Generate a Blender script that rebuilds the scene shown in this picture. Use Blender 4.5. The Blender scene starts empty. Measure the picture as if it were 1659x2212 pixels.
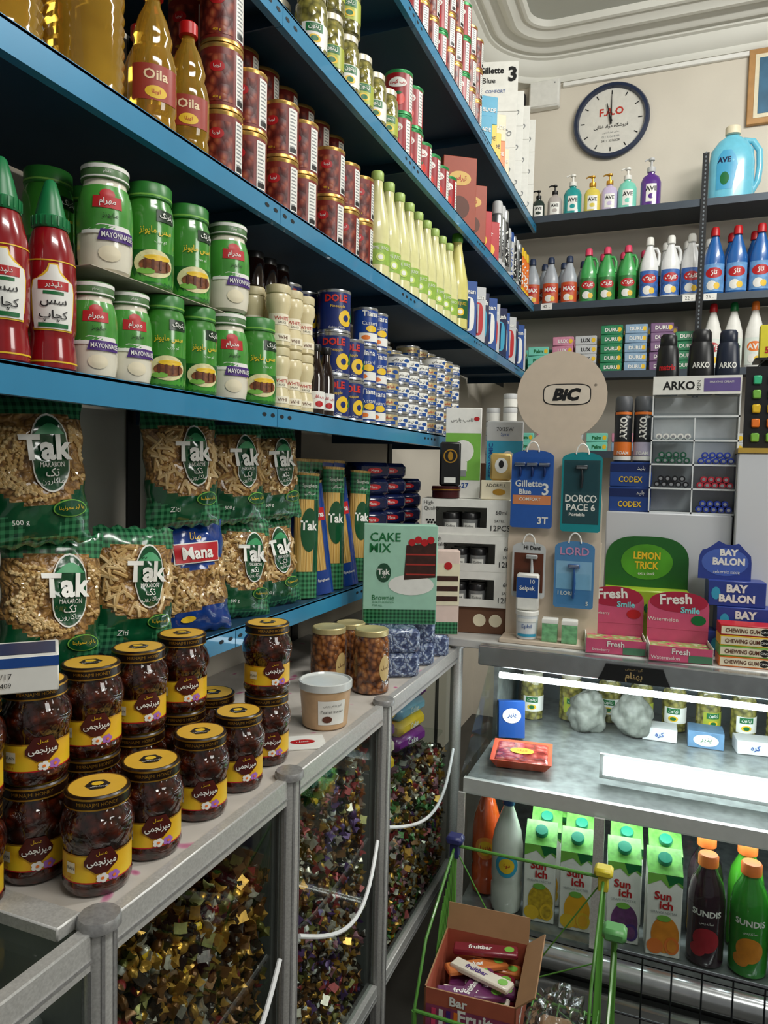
import bpy, math, random, unicodedata
from mathutils import Vector, Matrix, noise
from math import sin, cos, pi, radians
random.seed(7)
COL = bpy.context.scene.collection
# ---------------------------------------------------------------- colour / materials
def lin(h):
    h = h.lstrip('#'); o = []
    for i in (0, 2, 4):
        c = int(h[i:i+2], 16)/255
        o.append(c/12.92 if c <= .04045 else ((c+.055)/1.055)**2.4)
    return o
_m = {}
def M(name, hx='#ffffff', r=.5, m=0, tr=0, em=0, ns=.05, sc=40, bump=0, bs=60, coat=0, sss=0):
    if name in _m: return _m[name]
    mt = bpy.data.materials.new(name); mt.use_nodes = True; nt = mt.node_tree; b = nt.nodes['Principled BSDF']
    c = lin(hx); b.inputs['Roughness'].default_value = r; b.inputs['Metallic'].default_value = m
    b.inputs['Transmission Weight'].default_value = tr; b.inputs['Coat Weight'].default_value = coat
    if em:
        b.inputs['Emission Color'].default_value = (*c, 1); b.inputs['Emission Strength'].default_value = em
    tc = nt.nodes.new('ShaderNodeTexCoord'); n = nt.nodes.new('ShaderNodeTexNoise'); n.inputs['Scale'].default_value = sc
    nt.links.new(tc.outputs['Object'], n.inputs['Vector'])
    x = nt.nodes.new('ShaderNodeMix'); x.data_type = 'RGBA'
    x.inputs[6].default_value = (*[max(0, k*(1-2*ns)) for k in c], 1); x.inputs[7].default_value = (*[min(1, k*(1+2*ns)) for k in c], 1)
    nt.links.new(n.outputs['Fac'], x.inputs[0]); nt.links.new(x.outputs[2], b.inputs['Base Color'])
    if bump:
        n2 = nt.nodes.new('ShaderNodeTexNoise'); n2.inputs['Scale'].default_value = bs; nt.links.new(tc.outputs['Object'], n2.inputs['Vector'])
        bp = nt.nodes.new('ShaderNodeBump'); bp.inputs['Strength'].default_value = bump; bp.inputs['Distance'].default_value = .004
        nt.links.new(n2.outputs['Fac'], bp.inputs['Height']); nt.links.new(bp.outputs['Normal'], b.inputs['Normal'])
    _m[name] = mt; return mt
def MV(name, cols, scale=60, r=.35, dist=.3, bump=.6, m=0, rnd=1, feat='F1', stretch=(1, 1, 1), coat=0):
    """voronoi based contents (pasta, beans, nuts ...)"""
    mt = bpy.data.materials.new(name); mt.use_nodes = True; nt = mt.node_tree; b = nt.nodes['Principled BSDF']
    tc = nt.nodes.new('ShaderNodeTexCoord'); mp = nt.nodes.new('ShaderNodeMapping'); mp.inputs['Scale'].default_value = stretch
    nz = nt.nodes.new('ShaderNodeTexNoise'); nz.inputs['Scale'].default_value = scale*.5
    ad = nt.nodes.new('ShaderNodeVectorMath'); ad.operation = 'MULTIPLY_ADD'; ad.inputs[1].default_value = (dist/scale*6,)*3
    v = nt.nodes.new('ShaderNodeTexVoronoi'); v.feature = feat; v.inputs['Scale'].default_value = scale; v.inputs['Randomness'].default_value = rnd
    nt.links.new(tc.outputs['Object'], mp.inputs['Vector']); nt.links.new(mp.outputs[0], nz.inputs['Vector'])
    nt.links.new(nz.outputs['Color'], ad.inputs[0]); nt.links.new(mp.outputs[0], ad.inputs[2]); nt.links.new(ad.outputs[0], v.inputs['Vector'])
    cr = nt.nodes.new('ShaderNodeValToRGB'); e = cr.color_ramp.elements
    while len(e) < len(cols): e.new(.5)
    for i, (p, h) in enumerate(cols): e[i].position = p; e[i].color = (*lin(h), 1)
    nt.links.new(v.outputs['Distance'], cr.inputs[0]); nt.links.new(cr.outputs[0], b.inputs['Base Color'])
    bp = nt.nodes.new('ShaderNodeBump'); bp.invert = True; bp.inputs['Strength'].default_value = bump; bp.inputs['Distance'].default_value = .004
    nt.links.new(v.outputs['Distance'], bp.inputs['Height']); nt.links.new(bp.outputs[0], b.inputs['Normal'])
    b.inputs['Roughness'].default_value = r; b.inputs['Metallic'].default_value = m; b.inputs['Coat Weight'].default_value = coat
    return mt
def Mgingham(name, dark, light, k=90):
    mt = bpy.data.materials.new(name); mt.use_nodes = True; nt = mt.node_tree; b = nt.nodes['Principled BSDF']
    tc = nt.nodes.new('ShaderNodeTexCoord'); sp = nt.nodes.new('ShaderNodeSeparateXYZ'); nt.links.new(tc.outputs['Object'], sp.inputs[0])
    outs = []
    for a in (0, 2):
        mu = nt.nodes.new('ShaderNodeMath'); mu.operation = 'MULTIPLY'; mu.inputs[1].default_value = k; nt.links.new(sp.outputs[a], mu.inputs[0])
        fr = nt.nodes.new('ShaderNodeMath'); fr.operation = 'FRACT'; nt.links.new(mu.outputs[0], fr.inputs[0])
        g = nt.nodes.new('ShaderNodeMath'); g.operation = 'GREATER_THAN'; g.inputs[1].default_value = .5; nt.links.new(fr.outputs[0], g.inputs[0]); outs.append(g)
    s = nt.nodes.new('ShaderNodeMath'); s.operation = 'ADD'; nt.links.new(outs[0].outputs[0], s.inputs[0]); nt.links.new(outs[1].outputs[0], s.inputs[1])
    h = nt.nodes.new('ShaderNodeMath'); h.operation = 'MULTIPLY'; h.inputs[1].default_value = .5; nt.links.new(s.outputs[0], h.inputs[0])
    x = nt.nodes.new('ShaderNodeMix'); x.data_type = 'RGBA'; x.inputs[6].default_value = (*lin(light), 1); x.inputs[7].default_value = (*lin(dark), 1)
    nt.links.new(h.outputs[0], x.inputs[0]); nt.links.new(x.outputs[2], b.inputs['Base Color']); b.inputs['Roughness'].default_value = .22; b.inputs['Coat Weight'].default_value = .5
    return mt
def Mglass(name, tint='#ffffff', refl=.05, rough=.02, trans=.96, fk=.16):
    mt = bpy.data.materials.new(name); mt.use_nodes = True; nt = mt.node_tree; nt.nodes.clear()
    o = nt.nodes.new('ShaderNodeOutputMaterial'); t = nt.nodes.new('ShaderNodeBsdfTransparent'); g = nt.nodes.new('ShaderNodeBsdfGlossy')
    t.inputs[0].default_value = (*[trans*k for k in lin(tint)], 1); g.inputs['Roughness'].default_value = rough
    lw = nt.nodes.new('ShaderNodeLayerWeight'); lw.inputs[0].default_value = .12
    ma = nt.nodes.new('ShaderNodeMath'); ma.operation = 'MULTIPLY_ADD'; ma.inputs[1].default_value = fk; ma.inputs[2].default_value = refl*.3; ma.use_clamp = True
    mx = nt.nodes.new('ShaderNodeMixShader'); nt.links.new(lw.outputs['Fresnel'], ma.inputs[0]); nt.links.new(ma.outputs[0], mx.inputs[0])
    nt.links.new(t.outputs[0], mx.inputs[1]); nt.links.new(g.outputs[0], mx.inputs[2]); nt.links.new(mx.outputs[0], o.inputs[0]); return mt
W = M('white_print', '#ececE6', .45); K = M('black_print', '#101012', .4); GOLD = M('gold_foil', '#d9a441', .3, .8)
RED = M('red_print', '#b91a20', .4); GRN = M('green_print', '#0d6b35', .4); BLU = M('blue_print', '#1a4a94', .4); YEL = M('yellow_print', '#ecc22a', .4)
PUR = M('purple_print', '#4a2a7a', .4); PNK = M('pink_print', '#e0476e', .4); GREY = M('grey_print', '#8d9092', .5); SIL = M('silver_metal', '#c9cccf', .25, .9)
CREAM = M('cream_print', '#e9dfc2', .5); ORG = M('orange_print', '#e8792a', .4); NAVY = M('navy_print', '#101c46', .35); LGRN = M('light_green_print', '#7ab84a', .4)
CYAN = M('cyan_print', '#38a0c4', .4); BRN = M('brown_print', '#5c2b16', .5); TEAL = M('teal_print', '#138a92', .4); LGREY = M('light_grey_print', '#c4c6c7', .5)
# ---------------------------------------------------------------- text
FORMS = {}
for cp in range(0xFB50, 0xFEFF):
    d = unicodedata.decomposition(chr(cp)).split()
    if len(d) == 2 and d[0] in ('<initial>', '<medial>', '<final>', '<isolated>'): FORMS[(chr(int(d[1], 16)), d[0][1:-1])] = chr(cp)
def fa(s):
    o = []
    for i, c in enumerate(s):
        if (c, 'isolated') not in FORMS: o.append(c); continue
        p = i > 0 and (s[i-1], 'initial') in FORMS and (c, 'final') in FORMS
        n = i < len(s)-1 and (c, 'initial') in FORMS and (s[i+1], 'final') in FORMS
        o.append(FORMS[(c, 'medial' if p and n else 'final' if p else 'initial' if n else 'isolated')])
    return ''.join(reversed(o))
_g = {}
def glyphs(s, bold=0):
    k = (s, bold)
    if k in _g: return _g[k]
    body = fa(s) if any(ord(c) > 0x600 and ord(c) < 0x700 for c in s) else s
    cu = bpy.data.curves.new('t', 'FONT'); cu.body = body; cu.size = 1; cu.resolution_u = 2; cu.offset = bold
    ob = bpy.data.objects.new('t', cu); COL.objects.link(ob); dg = bpy.context.evaluated_depsgraph_get()
    me = ob.evaluated_get(dg).to_mesh(); vs = [(v.co.x, v.co.y) for v in me.vertices]; fs = [tuple(p.vertices) for p in me.polygons]
    ob.evaluated_get(dg).to_mesh_clear(); bpy.data.objects.remove(ob); bpy.data.curves.remove(cu)
    if vs:
        x0 = min(v[0] for v in vs); x1 = max(v[0] for v in vs); y0 = min(v[1] for v in vs); y1 = max(v[1] for v in vs); H = max(1e-6, y1-y0)
        vs = [((v[0]-(x0+x1)/2)/H, (v[1]-(y0+y1)/2)/H) for v in vs]; _g[k] = (vs, fs, (x1-x0)/H)
    else: _g[k] = ([], [], 1)
    return _g[k]
# ---------------------------------------------------------------- mesh builder
class MB:
    def __init__(s): s.v = []; s.f = []; s.mi = []; s.ms = []
    def mid(s, m):
        if m not in s.ms: s.ms.append(m)
        return s.ms.index(m)
    def add(s, vs, fs, m, X=None):
        b = len(s.v); s.v += [tuple(X @ Vector(v)) if X else tuple(v) for v in vs]
        i = s.mid(m) if not isinstance(m, list) else None
        for j, f in enumerate(fs): s.f.append(tuple(b+k for k in f)); s.mi.append(i if i is not None else s.mid(m[j]))
        return s
    def lathe(s, prof, m, n=28, sy=1, X=None, sx=1):
        vs = []; fs = []; fm = []
        for p in prof:
            for k in range(n): a = 2*pi*k/n; vs.append((p[0]*sin(a)*sx, -p[0]*cos(a)*sy, p[1]))
        for i in range(len(prof)-1):
            mm = prof[i][2] if len(prof[i]) > 2 else m
            for k in range(n): fs.append((i*n+k, i*n+(k+1) % n, (i+1)*n+(k+1) % n, (i+1)*n+k)); fm.append(mm)
        fs.append(tuple(range(n-1, -1, -1))); fm.append(prof[0][2] if len(prof[0]) > 2 else m)
        fs.append(tuple((len(prof)-1)*n+k for k in range(n))); fm.append(prof[-1][2] if len(prof[-1]) > 2 else m)
        return s.add(vs, fs, fm, X)
    def box(s, x0, x1, y0, y1, z0, z1, m, b=0, X=None, fm=None):
        if b <= 0:
            vs = [(x, y, z) for z in (z0, z1) for y in (y0, y1) for x in (x0, x1)]
            fs = [(0, 2, 3, 1), (4, 5, 7, 6), (0, 1, 5, 4), (2, 6, 7, 3), (0, 4, 6, 2), (1, 3, 7, 5)]
            return s.add(vs, fs, [fm.get(i, m) for i in range(6)] if fm else m, X)
        vs = []; idx = {}
        for sx, X_ in ((-1, x0), (1, x1)):
            for sy, Y_ in ((-1, y0), (1, y1)):
                for sz, Z_ in ((-1, z0), (1, z1)):
                    for a in range(3):
                        p = [X_-sx*b, Y_-sy*b, Z_-sz*b]; p[a] = (X_, Y_, Z_)[a]; idx[(sx, sy, sz, a)] = len(vs); vs.append(tuple(p))
        fs = []
        c = ((x0+x1)/2, (y0+y1)/2, (z0+z1)/2)
        def F(l):
            ps = [Vector(vs[i]) for i in l]; nn = (ps[1]-ps[0]).cross(ps[2]-ps[0]); ce = sum(ps, Vector())/len(ps)-Vector(c)
            fs.append(tuple(l) if nn.dot(ce) > 0 else tuple(reversed(l)))
        for a in range(3):
            o = [k for k in range(3) if k != a]
            for sg in (-1, 1):
                l = []
                for p, q in ((-1, -1), (1, -1), (1, 1), (-1, 1)):
                    t = [0, 0, 0]; t[a] = sg; t[o[0]] = p; t[o[1]] = q; l.append(idx[(*t, a)])
                F(l)
            for p in (-1, 1):
                for q in (-1, 1):
                    l = []
                    for sg, oo in ((-1, (0, 1)), (1, (1, 0))):
                        for w in oo:
                            t = [0, 0, 0]; t[a] = sg; t[o[0]] = p; t[o[1]] = q; l.append(idx[(*t, o[w])])
                    F(l)
        for sx in (-1, 1):
            for sy in (-1, 1):
                for sz in (-1, 1): F([idx[(sx, sy, sz, a)] for a in range(3)])
        return s.add(vs, fs, m, X)
    def prism(s, pts, y0, y1, m, X=None, side=None):
        n = len(pts); vs = [(p[0], y0, p[1]) for p in pts]+[(p[0], y1, p[1]) for p in pts]
        fs = [tuple(range(n)), tuple(range(2*n-1, n-1, -1))]+[(i, n+i, n+(i+1) % n, (i+1) % n) for i in range(n)]
        return s.add(vs, fs, [m, m]+[side or m]*n, X)
    def tube(s, pts, r, m, n=8, X=None, cap=True):
        P = [Vector(p) for p in pts]; vs = []; fs = []; L = len(P); u = None
        for i, p in enumerate(P):
            t = (P[min(i+1, L-1)]-P[max(i-1, 0)]).normalized()
            if u is None: u = t.orthogonal().normalized()
            u = (u-t*u.dot(t)).normalized(); w = t.cross(u)
            for k in range(n): a = 2*pi*k/n; vs.append(tuple(p+(u*cos(a)+w*sin(a))*(r[i] if isinstance(r, (list, tuple)) else r)))
        for i in range(L-1):
            for k in range(n): fs.append((i*n+k, i*n+(k+1) % n, (i+1)*n+(k+1) % n, (i+1)*n+k))
        if cap: fs += [tuple(range(n-1, -1, -1)), tuple((L-1)*n+k for k in range(n))]
        return s.add(vs, fs, m, X)
    def rect(s, mp, x0, y0, x1, y1, m, o=.0008, nx=1, ny=1):
        vs = [mp(x0+(x1-x0)*i/nx, y0+(y1-y0)*j/ny, o) for j in range(ny+1) for i in range(nx+1)]
        return s.add(vs, [(j*(nx+1)+i, j*(nx+1)+i+1, (j+1)*(nx+1)+i+1, (j+1)*(nx+1)+i) for j in range(ny) for i in range(nx)], m)
    def shape(s, mp, rows, m, o=.001, nx=8):
        """rows: (y, xleft, xright) stacked upwards; follows curved surfaces"""
        vs = [mp(xl+(xr-xl)*i/nx, y, o) for y, xl, xr in rows for i in range(nx+1)]
        return s.add(vs, [(j*(nx+1)+i, j*(nx+1)+i+1, (j+1)*(nx+1)+i+1, (j+1)*(nx+1)+i) for j in range(len(rows)-1) for i in range(nx)], m)
    def ell(s, mp, cx, cy, rx, ry, m, o=.001, n=24, rg=3, a0=0, sq=1):
        vs = [mp(cx, cy, o)]; fs = []
        for j in range(1, rg+1):
            for k in range(n):
                a = 2*pi*k/n+a0; ca, sa = cos(a), sin(a)
                if sq != 1: ca = math.copysign(abs(ca)**sq, ca); sa = math.copysign(abs(sa)**sq, sa)
                vs.append(mp(cx+rx*ca*j/rg, cy+ry*sa*j/rg, o))
        for k in range(n): fs.append((0, 1+k, 1+(k+1) % n))
        for j in range(rg-1):
            for k in range(n): fs.append((1+j*n+k, 1+(j+1)*n+k, 1+(j+1)*n+(k+1) % n, 1+j*n+(k+1) % n))
        return s.add(vs, fs, m)
    def poly(s, mp, pts, m, o=.001): return s.add([mp(x, y, o) for x, y in pts], [tuple(range(len(pts)))], m)
    def txt(s, mp, t, cx, cy, h, m, o=.0018, w=None, bold=0, rot=0):
        vs, fs, asp = glyphs(t, bold)
        if not vs: return s
        sx = h if not w or asp*h <= w else w/asp; c, q = cos(rot), sin(rot)
        return s.add([mp(cx+v[0]*sx*c-v[1]*h*q, cy+v[0]*sx*q+v[1]*h*c, o) for v in vs], fs, m)
    def mesh(s, name='m'):
        me = bpy.data.meshes.new(name); me.from_pydata(s.v, [], s.f)
        for m in s.ms: me.materials.append(m)
        me.polygons.foreach_set('material_index', s.mi); me.polygons.foreach_set('use_smooth', [True]*len(s.f)); me.update()
        me.set_sharp_from_angle(angle=radians(38)); return me
def cyl(r, R=None, sy=1):
    rf = r if callable(r) else (lambda z: r); R = R or (r if not callable(r) else r(0))
    return lambda x, y, o: (sin(x/R)*(rf(y)+o), -cos(x/R)*(rf(y)+o)*sy, y)
def flat(d): return lambda x, y, o: (x, -d-o, y)
def top(z): return lambda x, y, o: (x, y, z+o)
def side(xs, sg=1): return lambda x, y, o: (sg*(xs+o), sg*x, y)
def pr(prof):
    def f(z):
        for a, b in zip(prof, prof[1:]):
            if a[1] <= z <= b[1] and b[1] > a[1]: return a[0]+(b[0]-a[0])*(z-a[1])/(b[1]-a[1])
        return prof[-1][0]
    return f
# ---------------------------------------------------------------- things
class T:
    def __init__(s, name, label, cat, parts, group=None):
        s.name, s.label, s.cat, s.group = name, label, cat, group
        s.parts = [(p[0], p[1].mesh(p[0]), p[2] if len(p) > 2 else None) for p in parts]
def put(t, x, y, z, rot=0, label=None, sc=1, tilt=(0, 0), group=None, jit=0):
    rot = radians(rot+random.uniform(-jit, jit))
    X = Matrix.Translation((x, y, z)) @ Matrix.Rotation(rot, 4, 'Z') @ Matrix.Rotation(radians(tilt[0]), 4, 'X') @ Matrix.Rotation(radians(tilt[1]), 4, 'Y')
    if sc != 1: X = X @ (Matrix.Diagonal((*sc, 1)) if isinstance(sc, tuple) else Matrix.Scale(sc, 4))
    if len(t.parts) == 1: o = bpy.data.objects.new(t.name, t.parts[0][1]); COL.objects.link(o)
    else:
        o = bpy.data.objects.new(t.name, None); o.empty_display_size = .02; COL.objects.link(o)
        for pn, me, pl in t.parts:
            c = bpy.data.objects.new(pn, me); COL.objects.link(c); c.parent = o
            if pl: c['label'] = pl
    o.matrix_world = X; o['label'] = label or t.label; o['category'] = t.cat
    g = group or t.group
    if g: o['group'] = g
    return o
def struct(name, mb, label):
    o = bpy.data.objects.new(name, mb.mesh(name)); COL.objects.link(o); o['kind'] = 'structure'; o['label'] = label; return o
def thing(name, mb, label, cat, kind=None, group=None):
    o = bpy.data.objects.new(name, mb.mesh(name)); COL.objects.link(o); o['label'] = label; o['category'] = cat
    if kind: o['kind'] = kind
    if group: o['group'] = group
    return o
# ================================================================ ROOM
WX, BY, CZ = -1.12, 4.36, 3.90
plaster = M('plaster_paint', '#ddd6c8', .8, ns=.06, sc=3, bump=.15, bs=40); ceilm = M('ceiling_paint', '#c9ccc6', .8, ns=.03, sc=2)
cornm = M('cornice_plaster', '#e4e4dc', .6, ns=.03, sc=4); floorm = M('floor_tile', '#3d3b37', .5, ns=.2, sc=6)
struct('wall_left', MB().box(WX-.1, WX, -1.6, BY+.1, 0, 4, plaster), 'cream painted plaster wall behind the blue shelves')
struct('wall_back', MB().box(WX, 3.3, BY, BY+.1, 0, 4, plaster), 'cream painted plaster wall with a clock')
struct('wall_right', MB().box(3.2, 3.3, -1.6, BY, 0, 4, plaster), 'cream painted plaster wall')
struct('floor', MB().box(WX-.1, 3.3, -1.6, BY+.1, -.1, 0, floorm), 'worn dark grey tiled shop floor')
struct('ceiling', MB().box(WX-.1, 3.3, -1.6, BY+.1, CZ, CZ+.1, ceilm), 'flat off-white plaster ceiling')
prof = [(0, 3.72), (.012, 3.715), (.02, 3.725), (.022, 3.745), (.045, 3.76), (.06, 3.79), (.066, 3.815), (.085, 3.82), (.09, 3.832), (.105, 3.836), (.12, 3.826), (.135, 3.832), (.15, 3.85), (.175, 3.858), (.19, 3.85), (.205, 3.84), (.225, 3.842), (.24, 3.86), (.262, 3.872), (.275, 3.866), (.29, 3.87), (.3, 3.9)]
RR = .42; cb = MB(); vs = []; cxx, cyy = WX+RR, BY-RR; path = []
for i in range(4): path.append(('L', -1.5+(cyy+1.5)*i/3))
for i in range(1, 12): path.append(('A', i/12))
for i in range(4): path.append(('B', cxx+(3.2-cxx)*i/3))
for kd, t in path:
    for o, z in prof:
        if kd == 'L': vs.append((WX+o, t, z))
        elif kd == 'B': vs.append((t, BY-o, z))
        else: a = pi-t*pi/2; vs.append((cxx+(RR-o)*cos(a), cyy+(RR-o)*sin(a), z))
n = len(prof); cb.add(vs, [(i*n+k, (i+1)*n+k, (i+1)*n+k+1, i*n+k+1) for i in range(len(path)-1) for k in range(n-1)], cornm)
pts = [(WX, BY, 3.72)]+[(cxx+RR*cos(pi-i*pi/24), cyy+RR*sin(pi-i*pi/24), 3.72) for i in range(13)]
cb.add(pts, [tuple(range(len(pts)))], cornm)
struct('trim_1', cb, 'wide moulded plaster cornice with a rounded corner')
tb = MB().box(-.70, 3.1, BY-.02, BY, 3.685, 3.71, M('trunking', '#f2f2ee', .4), .003)
struct('trim_2', tb, 'thin white plastic cable trunking')
# ================================================================ LEFT SHELVES
SB = M('shelf_blue', '#3085b0', .35, .1, ns=.08, sc=8, coat=.3); SD = M('shelf_blue_shaded', '#1a3f5a', .5, .1, ns=.1, sc=6); SLOT = M('slot_dark', '#071018', .6)  # SD: same shelf blue, darkened so the boards carry their shade in the colour
LX = -.755; ZS = {3: 1.165, 2: 1.62, 1: 2.02, 0: 2.40, 9: 2.81}
def shelf(y0, y1, zt, xf, mat=SB, dk=SD, lab='blue steel shelf board with slotted front lip'):
    b = MB(); b.box(WX+.01, xf, y0, y1, zt-.004, zt, dk)
    b.box(xf-.002, xf, y0+.001, y1-.001, zt-.038, zt+.001, mat); b.box(xf-.016, xf, y0+.001, y1-.001, zt-.040, zt-.038, mat)
    b.box(WX+.012, xf-.002, y0, y0+.002, zt-.036, zt-.004, dk); b.box(WX+.012, xf-.002, y1-.002, y1, zt-.036, zt-.004, dk)
    mp = lambda x, y, o: (xf+o, x, y)
    for yy in (y0+.018, y0+.05, y1-.05, y1-.018): b.ell(mp, yy, zt-.018, .008, .004, SLOT, .0006, n=12, rg=1)
    return thing('shelf_board', b, lab, 'shelf', group='blue shelf boards along the side wall')
YB = [-.2, .5, 1.30, 2.05, 2.85, 3.6, 3.98]
for k, yb in ((9, YB), (0, YB), (1, YB), (2, [-.2, .5, 1.30, 2.28, 2.85])):
    for a, b_ in zip(yb, yb[1:]): shelf(a, b_, ZS[k], LX)
for a, b_ in zip([.3, .5, 1.28, 1.95], [.5, 1.28, 1.95, 2.62]): shelf(a, b_, ZS[3], -.835)
UP = M('upright_black', '#17191c', .5, .3)
for y in (.5, 1.30, 2.05, 2.85, 3.6):
    thing('shelf_upright', MB().box(WX+.001, WX+.006, y-.02, y+.02, .0, 3.3, UP), 'black perforated steel shelf upright against the wall', 'shelf post', group='shelf uprights on the side wall')
BD = M('back_shelf_grey', '#414b56', .45, .3, ns=.06)
for k, z in (('a', 2.862), ('b', 2.40), ('c', 2.035), ('d', 1.62)):
    for x0, x1 in ((-.99, .06), (.064, 1.1)):
        b = MB().box(x0, x1, 4.0, BY-.005, z-.004, z, BD); b.box(x0, x1, 3.998, 4.0, z-.034, z+.001, BD); b.box(x0, x0+.002, 4.0, BY-.01, z-.034, z, BD)
        thing('shelf_board', b, 'dark grey steel shelf board on the end wall', 'shelf', group='grey shelf boards on the end wall')
b = MB().box(.045, .075, 3.99, 3.996, .3, 3.08, UP)
for i in range(70): b.ell(lambda x, y, o: (x, 3.99-o, y), .06, 1.7+i*.02, .004, .006, M('hole_grey', '#6d757c', .6), .0005, n=8, rg=1)
thing('shelf_upright', b, 'black perforated steel upright of the end-wall shelves', 'shelf post')
def tag(x, y, z, t):
    b = MB().box(-.03, .03, 0, .001, -.016, .016, W); b.txt(flat(0), t, 0, 0, .016, K, .0005, w=.045)
    o = thing('price_tag', b, 'small white price tag on the shelf lip', 'price tag', group='white price tags'); o.location = (x, y, z)
tag(-.69, 3.9968, 2.385, '42 ..'); tag(.012, 3.9968, 2.385, '22 ..'); tag(.108, 3.9968, 2.385, '25 ..')
# ================================================================ PRODUCT TEMPLATES
def lid(r, z, h, m, m2=None, n=28): return MB().lathe([(r*.96, z), (r, z+.001), (r, z+h-.002), (r*.95, z+h), (r*.9, z+h, m2 or m), (r*.86, z+h-.001, m2 or m)], m, n)
def canbody(r, h, m=SIL, n=28): return MB().lathe([(r*.94, 0), (r, .001), (r, .005), (r*.97, .008), (r*.97, h-.008), (r, h-.005), (r, h-.001), (r*.97, h), (r*.94, h-.004), (r*.5, h-.004)], m, n)
def wrapc(b, r, z0, z1, m, n=28): return b.rect(cyl(r), -pi*r, z0, pi*r, z1, m, 0, nx=n)
HON = MV('honey_glass', [(0, '#6a2a0d'), (.3, '#461607'), (.7, '#220903'), (1, '#0c0301')], 78, .07, .05, .9, coat=1)
LBY = MV('honey_label_yellow', [(0, '#efcf2e'), (.5, '#e8b822'), (1, '#cf9216')], 25, .4, bump=0)
hp = [(.034, 0), (.040, .003), (.0435, .012), (.0435, .016), (.042, .02), (.042, .062), (.0435, .066), (.0462, .078), (.0462, .090), (.042, .102), (.037, .109), (.037, .116)]
hb = MB().lathe(hp, HON, 32)
hl = MB(); c = cyl(.0424); hl.rect(c, -.066, .022, .066, .056, LBY, 0, nx=20); hl.rect(c, -.066, .0555, .066, .0575, GOLD, .0002, nx=20); hl.rect(c, -.066, .0205, .066, .0222, RED, .0002, nx=20)
hexm = M('maroon_print', '#4a0f08', .4)
hl.shape(c, [(.034, -.002, .012), (.044, -.015, .024), (.050, -.016, .025), (.066, -.006, .016)], hexm, .0016, 10); hl.txt(c, 'میرنجمی', .005, .048, .011, W, .0026, w=.034, bold=.02); hl.txt(c, 'عسل', .005, .060, .006, YEL, .0026)
for fx, fm_ in ((.006, W), (.020, M('violet_print', '#a56bc0', .5))):
    for q in range(5): a_ = q*2*pi/5; hl.ell(c, fx+.0045*cos(a_), .0275+.0035*sin(a_), .0035, .003, fm_, .0012+.0001*q, n=8, rg=1)
    hl.ell(c, fx, .0275, .0022, .002, ORG, .0022, n=8, rg=1)
hl.rect(c, -.042, .033, -.028, .047, CREAM, .001, nx=3); hl.txt(c, 'IRAN', -.035, .040, .004, K, .0016); hl.txt(c, '900 g', -.035, .027, .004, RED)
hd = lid(.0405, .113, .018, M('lid_black', '#1d0d06', .3), GOLD, 32); c = cyl(.0407)
for a in (-2, 0, 2): hd.txt(c, 'MIRNAJMI HONEY', a*.0405*1.05, .121, .006, GOLD, .0004, w=.07)
hd.rect(c, -pi*.0405, .1135, pi*.0405, .1155, GOLD, .0003, nx=28); hd.rect(c, -pi*.0405, .1265, pi*.0405, .1290, GOLD, .0003, nx=28); tp = top(.1306)
hd.ell(tp, 0, 0, .0385, .0385, M('lid_gold_print', '#e8b840', .4, .1), .0, n=28); hd.ell(tp, 0, 0, .016, .016, K, .0006, n=6, rg=1); hd.ell(tp, 0, .003, .008, .006, YEL, .001, n=10, rg=1); hd.txt(tp, 'میرنجمی', 0, -.007, .006, W, .0012)
HONEY = T('honey_jar', 'glass jar of dark honey with yellow label and gold lid', 'honey jar', [('body', hb), ('paper_label', hl), ('lid', hd)], 'dark honey jars on the counter')
def mayo():
    p = [(.026, 0), (.031, .004), (.034, .02), (.034, .075), (.032, .095), (.028, .108), (.0265, .114), (.0265, .12)]
    mw = M('mayo_white', '#e8e3d0', .15, coat=.6); g = M('mayo_green', '#4a9a3c', .3, ns=.3, sc=20, coat=.5)
    b = MB().lathe(p, mw); f = pr(p); c = cyl(f, .034); l = MB(); l.rect(c, -.095, .048, .095, .108, g, .0006, nx=24, ny=8)
    l.rect(c, -.018, .078, .018, .093, RED, .0012, nx=6, ny=2); l.ell(c, 0, .096, .010, .007, RED, .0012, n=10); l.txt(c, 'مهرام', 0, .085, .011, W, .002, w=.03, bold=.02); l.txt(c, 'مایونز', .003, .069, .008, K, .002)
    l.shape(c, [(.046, -.034, .034), (.050, -.034, .034), (.058, -.01, .03)], W, .0012); l.shape(c, [(.038, -.012, .036), (.052, -.008, .036)], PUR, .0018); l.txt(c, 'MAYONNAISE', .013, .045, .007, W, .0028, w=.040, bold=.01); l.ell(c, .003, .022, .014, .010, CREAM, .001, n=14)
    d = lid(.0295, .116, .02, M('lid_green_white', '#4f7546', .35)); d.rect(cyl(.0297), -.09, .129, .09, .134, W, .0002, nx=24); d.rect(cyl(.0297), -.09, .118, .09, .120, W, .0002, nx=24); d.txt(cyl(.0297), 'مهرام', 0, .1245, .005, W, .0004)
    return T('mayonnaise_jar', 'white mayonnaise jar with green label and purple banner', 'sauce jar', [('body', b), ('paper_label', l), ('lid', d)], 'mayonnaise jars on the shelf')
MAYO = mayo()
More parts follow.
